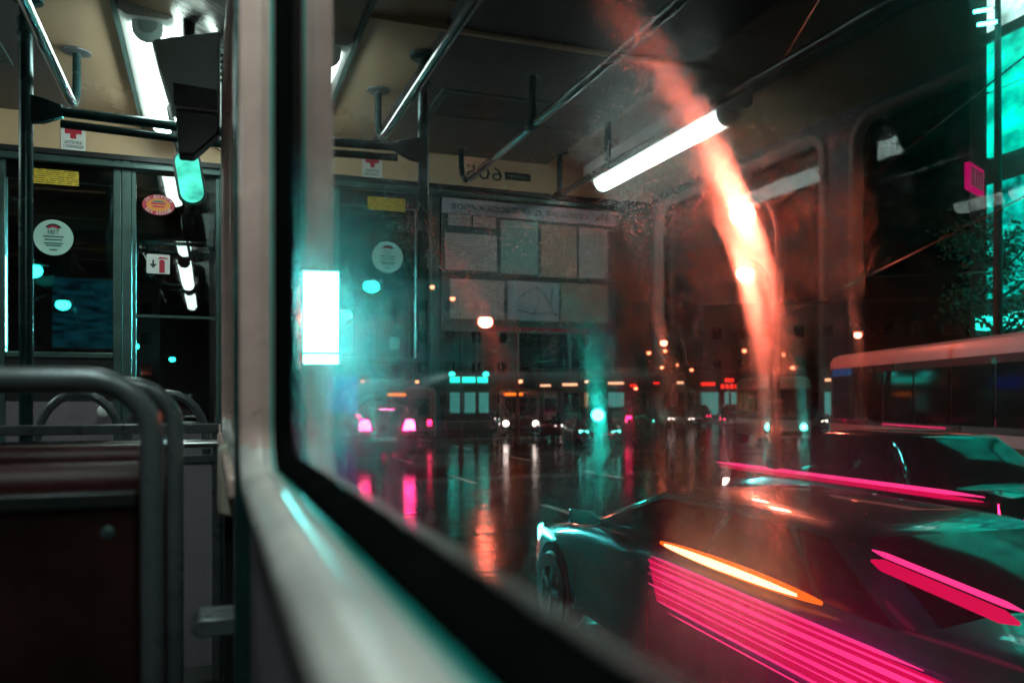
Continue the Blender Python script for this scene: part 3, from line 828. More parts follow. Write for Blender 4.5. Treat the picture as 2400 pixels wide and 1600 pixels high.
# ---- seats
def seat(y, dx, label, backm):
    """one double seat; we see its back; local origin on the floor, y forward"""
    t = empty('seat', (dx, y, ZF)); tag(t, label, 'seat', 'tram seats in a row')
    # tube hoop over the back
    r = 0.085
    pts = [(0.0, 0.06, 0.16), (0.0, 0.0, 0.42)]
    xw = 0.55
    hoop = [(0, 0.03, 0.10), (0, 0, 0.40), (0, -0.01, 0.978 - r)]
    for k in range(1, 9):
        an = R(90 * k / 8)
        hoop.append((-(r - r * math.cos(an)), -0.01, 0.978 - r + r * math.sin(an)))
    for k in range(0, 9):
        an = R(90 * k / 8)
        hoop.append((-xw + r - r * math.sin(an), -0.01, 0.978 - r + r * math.cos(an)))
    hoop += [(-xw, 0, 0.40), (-xw, 0.03, 0.10)]
    MB().tube(hoop, 0.0165, 16).build('back_hoop', M['tube'], t)
    # back panel: slightly curved plate between the tubes with rounded lip
    rings = []
    for zz, yy in ((0.30, 0.05), (0.45, 0.035), (0.62, 0.02), (0.80, 0.010), (0.815, 0.006)):
        rings.append([(-0.022, yy, zz), (-xw + 0.022, yy, zz), (-xw + 0.022, yy + 0.022, zz), (-0.022, yy + 0.022, zz)])
    MB().loft(rings).build('back_panel', M[backm], t, bevel=0.006)
    for bx_ in (-0.06, -0.275, -xw + 0.06):
        for bz_ in (0.50, 0.76):
            MB().lathe((bx_, 0.012 + (0.80 - bz_) * 0.085, bz_), (0, -1, 0), [(-0.004, 0.011), (0.003, 0.0105), (0.006, 0.005)], 12).build('bolt', M['alu'], t)
    MB().box((-xw + 0.022, 0.002, 0.795), (-0.022, 0.0305, 0.819)).build('edge_trim', M['dark'], t, bevel=0.004)
    # padded front of the back, leaning, seen from the side
    cush = [(0.03, 0.84), (0.055, 0.86), (0.085, 0.845), (0.13, 0.66), (0.205, 0.47), (0.235, 0.43), (0.12, 0.41), (0.05, 0.46), (0.035, 0.64)]
    MB().prism(cush, 'x', -xw + 0.02, -0.012).build('backrest', M['vinyl'], t, bevel=0.012, seg=3)
    sc_ = [(0.06, 0.46), (0.10, 0.475), (0.40, 0.49), (0.47, 0.475), (0.48, 0.44), (0.44, 0.405), (0.08, 0.385)]
    MB().prism(sc_, 'x', -xw + 0.01, -0.0).build('cushion', M['vinyl'], t, bevel=0.015, seg=3)
    MB().box((-xw + 0.02, 0.08, 0.35), (-0.02, 0.44, 0.384)).build('seat_pan', M['dark'], t, smooth=0)
    for sx in (-0.04, -xw + 0.04):
        MB().tube([(sx, 0.12, 0.35), (sx, 0.10, 0.0)], 0.016, 10).build('leg', M['tube'], t)
        MB().tube([(sx, 0.40, 0.35), (sx, 0.42, 0.0)], 0.016, 10).build('leg', M['tube'], t)
    return t
seat(1.30, -0.176, 'nearest seat, grey hoop over a dark brown back panel', 'vinylback')
seat(1.86, -0.166, 'second seat with red back just beyond the nearest hoop', 'vinyl')

# ---- wall box, bracket
t = empty('wall_box', (-0.046, 2.02, 1.66)); tag(t, 'small ivory plastic box on the side wall', 'wall box')
MB().loft([[(0, -0.075, -0.075), (0, 0.075, -0.075), (0, 0.075, 0.09), (0, -0.075, 0.09)], [(-0.036, -0.065, -0.066), (-0.036, 0.065, -0.066), (-0.036, 0.065, 0.08), (-0.036, -0.065, 0.08)]]).build('cover', M['socketbox'], t, bevel=0.008)
MB().lathe((-0.036, 0.0, 0.0), (-1, 0, 0), [(0, 0.006), (0.002, 0.005)], 8).build('screw', M['alu'], t)
t = empty('cable_duct', (-0.055, 2.08, ZF)); tag(t, 'dark vertical cable duct below the ivory wall box', 'duct')
MB().box((-0.012, -0.018, 0.0), (0.008, 0.018, 0.685)).build('duct', M['dark'], t, bevel=0.003)
MB().box((-0.016, -0.022, 0.40), (0.006, 0.022, 0.43)).build('clip', M['alu'], t, smooth=0)
t = empty('wall_bracket', (-0.047, 1.62, 1.44)); tag(t, 'grey metal bracket fixing the seat to the side wall', 'bracket')
MB().prism([(0.0, 0.02), (-0.07, 0.02), (-0.085, 0.0), (-0.07, -0.012), (0.0, -0.012)], 'y', -0.05, 0.05).build('arm', M['tube'], t, bevel=0.003)
MB().box((-0.006, -0.06, -0.06), (0.0, 0.06, 0.05)).build('plate', M['alu'], t, smooth=0)

# ================================================================== STREET: VEHICLES
def wheel_mesh():
    mb = MB().lathe((0, 0, 0), (1, 0, 0), [(-0.10, 0.20), (-0.10, 0.29), (-0.07, 0.32), (0.07, 0.32), (0.10, 0.29), (0.10, 0.20)], 24)
    return mb.mesh('wheel', M['tyre'])
def rim_mesh():
    mb = MB().lathe((0, 0, 0), (1, 0, 0), [(0.08, 0.06), (0.095, 0.19), (0.103, 0.205), (0.104, 0.195), (0.09, 0.18), (0.085, 0.05)], 20)
    for k in range(5):
        an = 2 * math.pi * k / 5
        d = Vector((0, math.cos(an), math.sin(an))); s = Vector((0, -math.sin(an), math.cos(an))) * 0.028
        p0, p1 = d * 0.03, d * 0.19
        x0, x1 = 0.085, 0.108
        vs = [(x0, *(p0 + s)[1:]), (x0, *(p0 - s)[1:]), (x0, *(p1 - s)[1:]), (x0, *(p1 + s)[1:]), (x1, *(p0 + s)[1:]), (x1, *(p0 - s)[1:]), (x1, *(p1 - s)[1:]), (x1, *(p1 + s)[1:])]
        mb.add(vs, [(0, 3, 2, 1), (4, 5, 6, 7), (0, 1, 5, 4), (1, 2, 6, 5), (2, 3, 7, 6), (3, 0, 4, 7)])
    return mb.mesh('rim', M['rim'])
WHEEL, RIM = wheel_mesh(), rim_mesh()

def inset_quad(q, f, off):
    c = sum((Vector(p) for p in q), Vector()) / len(q)
    n = (Vector(q[1]) - Vector(q[0])).cross(Vector(q[2]) - Vector(q[0])).normalized()
    return [Vector(p) + (c - Vector(p)).normalized() * f + n * off for p in q], n

def pane(name, q, parent, m, f=0.04, off=0.006, th=0.006, bulge=0.03, n=7):
    """curved glass plate proud of the face q"""
    p, nn = inset_quad(q, f, off)
    vs, fs = [], []
    for lay in (0, 1):
        for i in range(n + 1):
            for j in range(n + 1):
                u, v = i / n, j / n
                c_ = p[0].lerp(p[1], u).lerp(p[3].lerp(p[2], u), v)
                vs.append(c_ + nn * (bulge * (1 - (2 * u - 1) ** 2) * (1 - (2 * v - 1) ** 2) - lay * th))
    m_ = n + 1
    for i in range(n):
        for j in range(n):
            fs.append((i * m_ + j, (i + 1) * m_ + j, (i + 1) * m_ + j + 1, i * m_ + j + 1))
    MB().add(vs[:m_ * m_], fs).build(name, m, parent, smooth=60)

def car(loc, rz, paint, label, L=4.4, head=None, tail=None, hatch=False, group=None, hscale=1.0, roof=1.43):
    t = empty('car', loc, rz); tag(t, label, 'car', group)
    hl = L / 2; W = 0.87
    k = hscale
    # stations front -> rear: y, z bottom, shoulder z, top z, half width
    if hatch:
        st = [(hl, .34, .52, .60, .60), (hl - .10, .24, .60, .72, .76), (hl - .35, .20, .68, .80, .83), (hl - .95, .18, .78, .92, W), (hl - 1.4, .18, .84, .96, W), (0, .18, .88, .97, W), (-hl + 1.0, .18, .92, .99, W), (-hl + .35, .20, .94, 1.0, .86), (-hl + .06, .26, .92, .98, .80), (-hl, .36, .80, .90, .74)]
    else:
        st = [(hl, .34, .50, .58, .58), (hl - .10, .24, .58, .70, .75), (hl - .40, .20, .66, .79, .83), (hl - 1.0, .18, .76, .89, W), (hl - 1.45, .18, .82, .93, W), (0, .18, .86, .95, W), (-hl + 1.35, .18, .88, .97, W), (-hl + .9, .19, .90, .98, .86), (-hl + .3, .22, .90, .98, .83), (-hl + .06, .28, .86, .95, .78), (-hl, .38, .74, .84, .70)]
    rings = []
    for y, zb, zs, zt, w in st:
        half = [(0.82 * w, zb), (0.96 * w, zb + .07), (w, zb + .22), (1.0 * w, 0.5 * (zb + zs) + .06), (0.985 * w, zs), (0.93 * w, zs + (zt - zs) * .6), (0.80 * w, zt - .012), (0.4 * w, zt + .012)]
        full = half + [(-x, z) for x, z in reversed(half)]
        rings.append([(x, y, z * k) for x, z in full])
    body = MB().loft(rings).build('body', paint, t, smooth=45)
    # cabin
    if hatch:
        fb, ft, rt, rb = hl - 1.35, hl - 2.05, -hl + .55, -hl + .12
    else:
        fb, ft, rt, rb = hl - 1.30, hl - 2.10, -hl + 1.30, -hl + .62
    zb, zt = .93 * k, roof * k
    def rg(yf, yr, w, z):
        return [(-w * .90, yf, z), (w * .90, yf, z), (w, yf - .16, z), (w, yr + .12, z), (w * .90, yr, z), (-w * .90, yr, z), (-w, yr + .12, z), (-w, yf - .16, z)]
    r0, r1 = rg(fb, rb, .80, zb), rg(ft, rt, .61, zt)
    cr_ = [r0, r1] + [rg(ft - d_, rt + d_, .61 - d_ * .75, zt + hz) for d_, hz in ((.05, .018), (.14, .036), (.30, .05))]
    MB().loft(cr_).build('cabin', paint, t, smooth=50)
    pane('windscreen', [r0[1], r0[0], r1[0], r1[1]], t, M['tint'])
    pane('rear_window', [r0[5], r0[4], r1[4], r1[5]], t, M['tint'])
    for sgn, (a, b) in ((1, (2, 3)), (-1, (7, 6))):
        A0, B0, A1, B1 = Vector(r0[a]), Vector(r0[b]), Vector(r1[a]), Vector(r1[b])
        for f0, f1 in ((0.0, 0.50), (0.50, 0.84), (0.84, 1.0)):
            q = [A0.lerp(B0, f0), A0.lerp(B0, f1), A1.lerp(B1, f1), A1.lerp(B1, f0)]
            if sgn < 0: q = [q[1], q[0], q[3], q[2]]
            q = [q[1], q[0], q[3], q[2]]
            pane('side_window', q, t, M['tint'], f=0.03)
        # mirror
        yb = fb - .30
        MB().loft([[(sgn * .80, yb, (.95) * k), (sgn * .80, yb - .06, .95 * k), (sgn * .80, yb - .06, .99 * k), (sgn * .80, yb, .99 * k)],
                   [(sgn * .89, yb + .02, .95 * k), (sgn * .89, yb - .07, .95 * k), (sgn * .89, yb - .07, 1.05 * k), (sgn * .89, yb + .01, 1.05 * k)],
                   [(sgn * 1.03, yb - .01, .97 * k), (sgn * 1.03, yb - .07, .97 * k), (sgn * 1.03, yb - .07, 1.08 * k), (sgn * 1.03, yb - .01, 1.07 * k)]]).build('mirror', paint, t, bevel=0.012)
        for yy in (0.10, -0.95):
            MB().box((min(sgn * .862, sgn * .892), yy - .09, .80 * k), (max(sgn * .862, sgn * .892), yy + .09, .825 * k)).build('door_handle', M['rim'], t, bevel=0.006)
        for yf in (hl - .86, -hl + .84):
            MB().lathe((sgn * .80, yf, .325), (sgn, 0, 0), [(0, .385), (.074, .38), (.076, .345)], 28).build('wheel_arch', M['tyre'], t)
            w = bpy.data.objects.new('wheel', WHEEL); link(w, t); w.location = (sgn * .795, yf, .32); w.rotation_euler = (0, 0, 0 if sgn > 0 else math.pi)
            rm_ = bpy.data.objects.new('rim', RIM); link(rm_, w)
        # lamps
        hm = head if head is not None else M['white']
        MB().loft([[(sgn * .40, hl - .065, .575 * k), (sgn * .72, hl - .20, .60 * k), (sgn * .74, hl - .22, .70 * k), (sgn * .45, hl - .10, .665 * k)],
                   [(sgn * .40, hl - .02, .56 * k), (sgn * .745, hl - .14, .59 * k), (sgn * .765, hl - .18, .71 * k), (sgn * .45, hl - .045, .675 * k)]]).build('headlight', hm, t, smooth=0)
        tm = tail if tail is not None else M['red']
        if hatch:
            z0, z1 = .80, 1.08
        else:
            z0, z1 = .70, .88
        MB().loft([[(sgn * .52, -hl + .03, z0 * k), (sgn * .76, -hl + .12, z0 * k), (sgn * .74, -hl + .14, z1 * k), (sgn * .55, -hl + .10, z1 * k)],
                   [(sgn * .52, -hl - .03, z0 * k), (sgn * .80, -hl + .06, z0 * k), (sgn * .78, -hl + .10, z1 * k), (sgn * .55, -hl + .03, z1 * k)]]).build('tail_light', tm, t, smooth=0)
    MB().box((-.26, -hl - .025, .52 * k), (.26, -hl + .02, .635 * k)).build('licence_plate', M['plate'], t, bevel=0.004)
    MB().box((-.45, hl - .06, .40 * k), (.45, hl + .004, .50 * k)).build('grille', M['dark'], t, bevel=0.01)
    MB().box((-.60, -hl - .012, .36 * k), (.60, -hl + .10, .47 * k)).build('bumper', M['dark'], t, bevel=0.02)
    return t

M['carteal'] = mat('dark teal car paint', (0.012, 0.38, 0.42), 0.25, metal=0.15, var=0.1, coat=0.8, rvar=0.05)
M['carblack'] = mat('black car paint', (0.012, 0.012, 0.016), 0.2, metal=0.2, var=0.1, coat=0.8, rvar=0.05)
M['carplum'] = mat('plum grey car paint', (0.10, 0.055, 0.085), 0.25, metal=0.3, var=0.1, coat=0.6, rvar=0.05)
M['cargrey'] = mat('silver grey car paint', (0.17, 0.17, 0.19), 0.25, metal=0.5, var=0.1, coat=0.6, rvar=0.05)

def flank_trail(t, side_x, y0, y1, z0, z1, m, name='trail_strip', x1=None, h=0.022, seg=10):
    """a slim glowing bar added on a car flank in place of a light trail"""
    pts = []
    for k in range(seg + 1):
        f = k / seg
        pts.append((side_x, y0 + (y1 - y0) * f, z0 + (z1 - z0) * f))
    rs = [h * 0.25] + [h] * (seg - 1) + [h * 0.25]
    MB().tube(pts, rs, 10).build(name, m, t)

# nearest car beside the tram: left flank towards us
A = car((3.30, 4.365, 0), R(-2.5), M['carteal'], 'dark teal car alongside the window with added pink and amber bars for light trails', L=5.3, head=E_['teal_head'], tail=E_['tail'], roof=1.22)
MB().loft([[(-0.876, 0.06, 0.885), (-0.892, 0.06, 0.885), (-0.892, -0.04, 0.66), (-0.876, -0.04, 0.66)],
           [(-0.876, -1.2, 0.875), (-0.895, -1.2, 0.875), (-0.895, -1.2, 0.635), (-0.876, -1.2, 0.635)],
           [(-0.876, -2.42, 0.85), (-0.892, -2.42, 0.85), (-0.892, -2.46, 0.60), (-0.876, -2.46, 0.60)]]).build('trail_panel', E_['pink'], A, smooth=0)  # glowing panel added where the moving lights leave a pink trail
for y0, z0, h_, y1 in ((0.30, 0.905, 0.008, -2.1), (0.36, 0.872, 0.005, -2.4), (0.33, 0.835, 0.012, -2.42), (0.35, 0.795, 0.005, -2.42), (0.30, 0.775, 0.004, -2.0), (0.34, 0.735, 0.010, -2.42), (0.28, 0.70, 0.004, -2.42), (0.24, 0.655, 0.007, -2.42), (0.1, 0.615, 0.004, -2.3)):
    flank_trail(A, -0.894, y0 - 0.28, y1, z0, z0 - 0.03, E_['pinkhot'], h=h_)
def trail_bar(t, x, y0, y1, z0, z1, h, m, name):
    pts, rs = [], []
    for k in range(17):
        f = k / 16
        pts.append((x, y0 + (y1 - y0) * f, z0 + (z1 - z0) * f)); rs.append(max(0.004, h * (math.sin(math.pi * min(1, f * 0.94 + 0.03)) ** 0.55)))
    return MB().tube(pts, rs, 12).build(name, m, t)
am = trail_bar(A, -0.862, -0.04, -1.50, 0.995, 0.975, 0.036, E_['amber'], 'amber_trail')  # added glow standing in for the amber light trail
trail_bar(am, -0.878, -0.12, -1.36, 0.995, 0.978, 0.025, E_['ambercore'], 'trail_core')
flank_trail(A, -0.70, -1.62, -2.34, 1.215, 1.13, E_['pinkhot'], h=0.012)
flank_trail(A, -0.72, -1.64, -2.34, 1.175, 1.09, E_['pink'], h=0.026)
MB().tube([(-0.70, 2.52, 0.735), (-0.775, 2.36, 0.74), (-0.83, 2.12, 0.735), (-0.855, 1.86, 0.72)], [0.008, 0.02, 0.022, 0.008], 10).build('running_light', E_['teal_head'], A)
for sx_ in (-1, 1):
    for ys_ in (1.32, 0.12, -1.12):
        MB().box((min(sx_ * 0.862, sx_ * 0.8735), ys_ - 0.004, 0.32), (max(sx_ * 0.862, sx_ * 0.8735), ys_ + 0.004, 0.60)).build('door_seam', M['dark'], A, smooth=0)

# second car further out
B = car((7.60, 8.0, 0), R(-2), M['carblack'], 'black car in the middle lane with one long pink bar added for a light trail', L=4.9, head=E_['white_head'], tail=E_['tail'])
flank_trail(B, -0.885, 2.25, -2.30, 0.945, 0.945, E_['pinkhot'], h=0.022)  # pink glow added in place of a light trail
flank_trail(B, -0.882, 2.20, -2.28, 0.90, 0.90, E_['pink'], h=0.026)

# hatchback with brake lights
D = car((5.25, 26.6, 0), R(-10), M['carplum'], 'plum hatchback ahead with bright brake lights', L=4.0, tail=E_['brake'], hatch=True, hscale=1.14)
MB().box((-0.22, -1.55, 1.50), (0.22, -1.44, 1.545)).build('high_brake_light', E_['brake'], D, bevel=0.008)
for sx_ in (-1, 1):
    MB().loft([[(sx_ * .46, -2.02, .93), (sx_ * .80, -1.96, .93), (sx_ * .80, -1.94, 1.14), (sx_ * .54, -2.0, 1.20)],
               [(sx_ * .46, -2.09, .93), (sx_ * .83, -2.03, .93), (sx_ * .82, -2.01, 1.14), (sx_ * .54, -2.06, 1.20)]]).build('brake_light', E_['brake'], D, bevel=0.01)
MB().box((-0.06, -2.03, 0.60), (0.30, -2.015, 0.68)).build('plate_light', M['plate'], D, smooth=0)

far = [((7.9, 44.0, 0), -8, 'carblack', None, E_['tail'], True, 'small dark hatchback with red lights beyond the plum hatchback'),
       ((13.9, 29.5, 0), 165, 'cargrey', E_['teal_head'], None, False, 'car with dazzling cool headlights below the notice board reflection'),
       ((14.6, 39.0, 0), 150, 'cargrey', E_['white_head'], None, False, 'pale car with white headlights under the teal kiosk sign'),
       ((15.9, 35.5, 0), 120, 'carplum', E_['white_head'], None, True, 'hatchback with white headlights next to the white van'),
       ((22.5, 41.8, 0), 160, 'carblack', E_['teal_head'], None, False, 'dark car with two cool headlights in the far junction'),
       ((27.4, 45.5, 0), 158, 'cargrey', E_['white_head'], None, False, 'far grey car with white headlights near the red lamp column'),
       ((31.5, 49.5, 0), -30, 'carblack', None, E_['tail'], False, 'far black car with red tail lights'),
       ((36.5, 52.5, 0), 150, 'carplum', E_['white_head'], None, True, 'farthest hatchback with headlights at the junction'),
       ((19.0, 36.0, 0), -45, 'cargrey', None, E_['tail'], True, 'grey hatchback showing brake lights across the junction'),
       ((31.8, 38.6, 0), 148, 'carblack', E_['white_head'], None, False, 'dark car with small headlights behind the big bus'),
       ((20.6, 46.0, 0), 155, 'carplum', E_['white_head'], None, False, 'plum car with white headlights in the middle of the traffic line'),
       ((24.2, 50.0, 0), -20, 'cargrey', None, E_['tail'], True, 'grey hatchback with red lights in the middle of the traffic line'),
       ((28.6, 41.0, 0), -35, 'carblack', None, E_['tail'], False, 'black car with brake lights under the red lamp column'),
       ((17.6, 48.5, 0), 150, 'carblack', E_['white_head'], None, True, 'black hatchback with headlights behind the grey minibus'),
       ((33.5, 44.0, 0), 140, 'cargrey', E_['teal_head'], None, True, 'grey hatchback with cool headlights left of the white fronted van'),
       ((10.6, 46.5, 0), -15, 'cargrey', None, E_['tail'], False, 'grey saloon with brake lights beyond the red minibus')]
for loc, rz, pt, hd, tl, hb, lab in far:
    car(loc, R(rz), M[pt], lab, L=4.2, head=hd, tail=tl, hatch=hb, group='cars in the far junction')

M['busroof'] = mat('pale grey bus roof', (0.62, 0.56, 0.62), 0.4, var=0.15, scale=2)
M['busband'] = mat('bus flank white band', (0.56, 0.50, 0.58), 0.35, var=0.15, scale=2)
M['busbrown'] = mat('bus flank olive band', (0.10, 0.09, 0.06), 0.4, var=0.2, scale=2)
M['busdark'] = mat('bus dark flank', (0.025, 0.03, 0.05), 0.3, var=0.2, scale=2, coat=0.4)
M['vanred'] = mat('dull red van paint', (0.13, 0.06, 0.06), 0.35, var=0.15, coat=0.3)
M['vangrey'] = mat('dark grey van paint', (0.07, 0.075, 0.085), 0.35, var=0.15, coat=0.3)
M['vanwhite'] = mat('white truck paint', (0.45, 0.45, 0.47), 0.35, var=0.15, coat=0.3)

def bus(name, cat, loc, rz, L, W, H, bands, label, nwin, win_z, head=None, tail=None, disp=None, group=None, wheel_scale=1.35, end_glass=True):
    """box bodied vehicle built of a rounded shell per band, windows one by one"""
    t = empty(name, loc, rz); tag(t, label, cat, group)
    hl, hw = L / 2, W / 2
    def ring(ins, z):
        r = 0.28
        return [(x, y, z) for x, y in rounded(-hw + ins, hw - ins, -hl + ins, hl - ins, r, 5)]
    for nm, z0, z1, m, ins in bands:
        if nm == 'roof':
            rr = [ring(0.0, z0), ring(0.0, z0 + (z1 - z0) * .45), ring(0.06, z0 + (z1 - z0) * .8), ring(0.22, z1)]
        else:
            rr = [ring(ins, z0), ring(ins, z1)]
        MB().loft(rr).build(nm, m, t, smooth=40)
    wz0, wz1 = win_z
    step = (L - 0.8) / nwin
    for sx in (-1, 1):
        for k in range(nwin):
            y0 = -hl + 0.4 + k * step + 0.045
            y1 = y0 + step - 0.09
            xa = sx * (hw - 0.018)
            a = rounded(y0, y1, wz0, wz1, 0.06, 3)
            MB().prism(a, 'x', xa, sx * (hw + 0.006)).build('window', M['tint'], t, smooth=0)
        for yf in (hl - 1.5 if L > 6 else hl - .9, -hl + 2.0 if L > 6 else -hl + .9):
            w = bpy.data.objects.new('wheel', WHEEL); link(w, t)
            w.scale = (1.2, wheel_scale, wheel_scale); w.location = (sx * (hw - .13), yf, .32 * wheel_scale); w.rotation_euler = (0, 0, 0 if sx > 0 else math.pi)
            r_ = bpy.data.objects.new('rim', RIM); link(r_, w)
        if head is not None:
            MB().lathe((sx * (hw - .35), hl - .01, .72), (0, 1, 0), [(0, .14), (.03, .13), (.05, .07)], 16).build('headlight', head, t)
        if tail is not None:
            MB().box((sx * (hw - .28) - .09, -hl - .02, .75), (sx * (hw - .28) + .09, -hl + .02, 1.0)).build('tail_light', tail, t, bevel=0.01)
    for sy in (1, -1):
        y0 = sy * (hl - 0.012); y1 = sy * (hl + 0.008)
        a = rounded(-hw + .30, hw - .30, wz0 - (.12 if sy > 0 else 0), wz1 + .02, 0.08, 3)
        MB().prism(a, 'y', y0, y1).build('windscreen' if sy > 0 else 'rear_window', M['tint'], t, smooth=0)
        MB().box((-hw + .12, min(sy * (hl - .05), sy * (hl + .05)), .36), (hw - .12, max(sy * (hl - .05), sy * (hl + .05)), .56)).build('bumper', M['dark'], t, bevel=0.03)
        if disp is not None:
            MB().box((-hw + .45, min(y0, sy * (hl + .012)), wz1 + .06), (hw - .45, max(y0, sy * (hl + .012)), wz1 + .26)).build('destination_sign', disp, t, smooth=0)
    return t

# big bus to the right, 12 m long
bus_dir = R(-19.5)
ca, sa = math.cos(bus_dir), math.sin(bus_dir)
fl_ = Vector((17.05, 19.9, 0))                                        # its near front corner on the ground
cen = fl_ + Vector((ca * 1.25, sa * 1.25, 0)) - Vector((-sa * 6.0, ca * 6.0, 0))
bb = [('roof', 2.72, 3.12, M['busroof'], 0), ('upper_body', 1.16, 2.72, M['busdark'], 0.012), ('white_band', 0.93, 1.16, M['busband'], 0), ('olive_band', 0.66, 0.93, M['busbrown'], 0.004), ('lower_band', 0.42, 0.66, M['busband'], 0), ('skirt', 0.22, 0.42, M['busdark'], 0.01)]
big = bus('bus', 'bus', cen, bus_dir, 12.0, 2.5, 3.12, bb, 'long dark bus with pale roof and pale flank bands', 7, (1.30, 2.55), head=E_['teal_lamp'], tail=E_['tail'], disp=E_['bluedisp'])
MB().box((-1.27, -0.6, 1.205), (-1.252, 2.4, 1.245)).build('marker_strip', E_['pinksoft'], big, bevel=0.004)
MB().box((-1.262, 4.3, 2.50), (-1.25, 5.6, 2.70)).build('side_display', E_['bluedisp'], big, smooth=0)

vb = lambda m: [('roof', 1.95, 2.35, m, 0), ('upper_body', 1.0, 1.95, m, 0.01), ('lower_body', 0.28, 1.0, m, 0)]
v1 = bus('van', 'van', (8.3, 36.2, 0), R(-12), 5.4, 2.0, 2.35, vb(M['vanred']), 'dull red minibus ahead beyond the plum hatchback', 4, (1.15, 1.85), tail=E_['tail'], disp=None, wheel_scale=1.05, group='vans in the junction')
MB().box((-1.0, -2.8, 1.98), (-0.25, -2.69, 2.10)).build('roof_sign', E_['amber_s'], v1, bevel=0.01)
v2 = bus('van', 'van', (14.9, 38.6, 0), R(150), 5.6, 2.1, 2.4, vb(M['vangrey']), 'dark grey minibus with an amber roof sign under the far street lamp', 4, (1.2, 1.9), head=E_['white_head'], disp=None, wheel_scale=1.05, group='vans in the junction')
MB().box((-0.1, 2.70, 2.02), (0.75, 2.82, 2.14)).build('roof_sign', E_['amber_s'], v2, bevel=0.01)
v3 = bus('van', 'van', (23.2, 30.6, 0), R(155), 5.6, 2.1, 2.75, [('roof', 2.3, 2.8, M['vanwhite'], 0), ('upper_body', 1.0, 2.3, M['vangrey'], 0.01), ('lower_body', 0.28, 1.0, M['vanwhite'], 0)], 'tall white fronted van with cool headlights beside the long bus', 3, (1.35, 2.2), head=E_['teal_head'], disp=None, wheel_scale=1.1, group='vans in the junction')

# ================================================================== STREET: LAMPS
def street_lamp(loc, zl, label, m, size=0.32, arm=1.4, rz=0.0, group='red street lamps', pole_r=0.09, tall=1.0):
    """loc: where the light stands over the road; the post is `arm` behind it (local +x)"""
    t = empty('street_lamp', (loc[0], loc[1], 0), rz); tag(t, label, 'street lamp', group)
    zt = zl + size * tall + 0.12
    MB().tube([(arm, 0, 0), (arm, 0, 1.0), (arm, 0, zt - 0.9)], [pole_r, pole_r * .8, pole_r * .55], 12).build('post', M['post'], t)
    MB().lathe((arm, 0, 0), (0, 0, 1), [(0, pole_r * 1.9), (0.25, pole_r * 1.7), (0.5, pole_r)], 12).build('post_base', M['post'], t)
    pts = [(arm, 0, zt - 0.95)]
    for k in range(1, 8):
        a_ = R(90 * k / 7)
        pts.append((arm - arm * .85 * (1 - math.cos(a_)), 0, zt - 0.95 + 0.95 * math.sin(a_)))
    MB().tube(pts, pole_r * .45, 10).build('arm', M['post'], t)
    s = size
    rings = []
    for f, q in ((-1.0, .15), (-.8, .7), (-.2, 1.0), (.5, .95), (1.0, .45), (1.15, .2)):
        rings.append([(f * s * 1.0, q * s * .62 * math.cos(R(a_)), zl + s * tall * .55 + q * s * .32 * (math.sin(R(a_)) if a_ < 180 else .1 * math.sin(R(a_)))) for a_ in range(0, 360, 30)])
    MB().loft(rings).build('housing', M['post'], t)
    rings = []
    for j in range(0, 11):
        a_ = R(-88 + 176 * j / 10)
        rr = math.cos(a_)
        rings.append([(s * .72 * rr * math.cos(R(b_)), s * .50 * rr * math.sin(R(b_)), zl + s * tall * (.12 - .55 * math.sin(a_))) for b_ in range(0, 360, 24)])
    MB().loft(rings).build('lamp_bowl', m, t)
    return t
street_lamp((10.74, 15.21), 5.80, 'brightest red street lamp over the road', E_['sodium_big'], 0.40, 0.9, tall=1.1)
street_lamp((14.43, 20.25), 5.40, 'second bright red street lamp just below the brightest one', E_['sodium_big'], 0.36, 0.9)
street_lamp((10.51, 32.32), 4.95, 'red street lamp above the plum hatchback, seen against the notice board', E_['sodium_mid'], 0.40)
street_lamp((24.55, 42.11), 5.05, 'orange street lamp over the far junction', E_['sodium'], 0.30)
street_lamp((32.13, 35.09), 5.20, 'red street lamp standing just above the long bus roof', E_['sodium'], 0.30)
for i, (x, y, z, s, lab) in enumerate([
        (36.18, 50.65, 5.30, .24, 'small far lamp in the red glow right of the brightest lamp'), (29.7, 53.0, 5.15, .22, 'far lamp left of the orange street lamp'),
        (30.8, 52.6, 5.3, .18, 'far lamp paired with the one left of the orange lamp'), (33.2, 57.2, 4.3, .20, 'far lamp low in the cluster below the orange lamp'),
        (34.2, 56.6, 4.5, .18, 'middle lamp of the cluster below the orange lamp'), (35.2, 56.1, 4.1, .20, 'rightmost lamp of the cluster below the orange lamp'),
        (28.8, 53.3, 2.6, .20, 'low far lamp near the cool headlights'), (37.5, 48.0, 4.9, .16, 'tiny far lamp right of the red glow'), (36.1, 45.3, 3.9, .18, 'tiny lower lamp right of the red glow'),
        (21.0, 56.2, 3.1, .22, 'small far lamp above the grey minibus'), (26.4, 64.8, 2.6, .2, 'small far lamp above the far headlights'),
        (8.15, 28.92, 5.45, .13, 'small warm lamp left of the lamp against the notice board'), (6.2, 24.3, 5.2, .10, 'smallest warm lamp high against the notice board'), (8.9, 52.0, 2.95, .16, 'low warm lamp over the red minibus'),
        (11.9, 50.0, 2.9, .16, 'low warm lamp right of the red minibus')]):
    street_lamp((x, y), z, lab, E_['sodium_far'], s, 0.9, group='small far street lamps', pole_r=0.05)
for x, y, z, lab in ((-4.49, 25.0, 5.2, 'nearest teal street lamp seen through the cab door'), (-5.05, 33.7, 5.2, 'second teal street lamp seen through the cab door'), (-4.86, 46.4, 5.25, 'third teal street lamp seen through the cab door'),
                     (-4.7, 60.2, 5.3, 'fourth teal street lamp seen through the cab panes'), (-3.1, 77.7, 5.25, 'farthest teal street lamp seen through the cab panes')):
    street_lamp((x, y), z, lab, E_['teal_lamp'], 0.34, -1.2, group='teal street lamps on the far pavement')

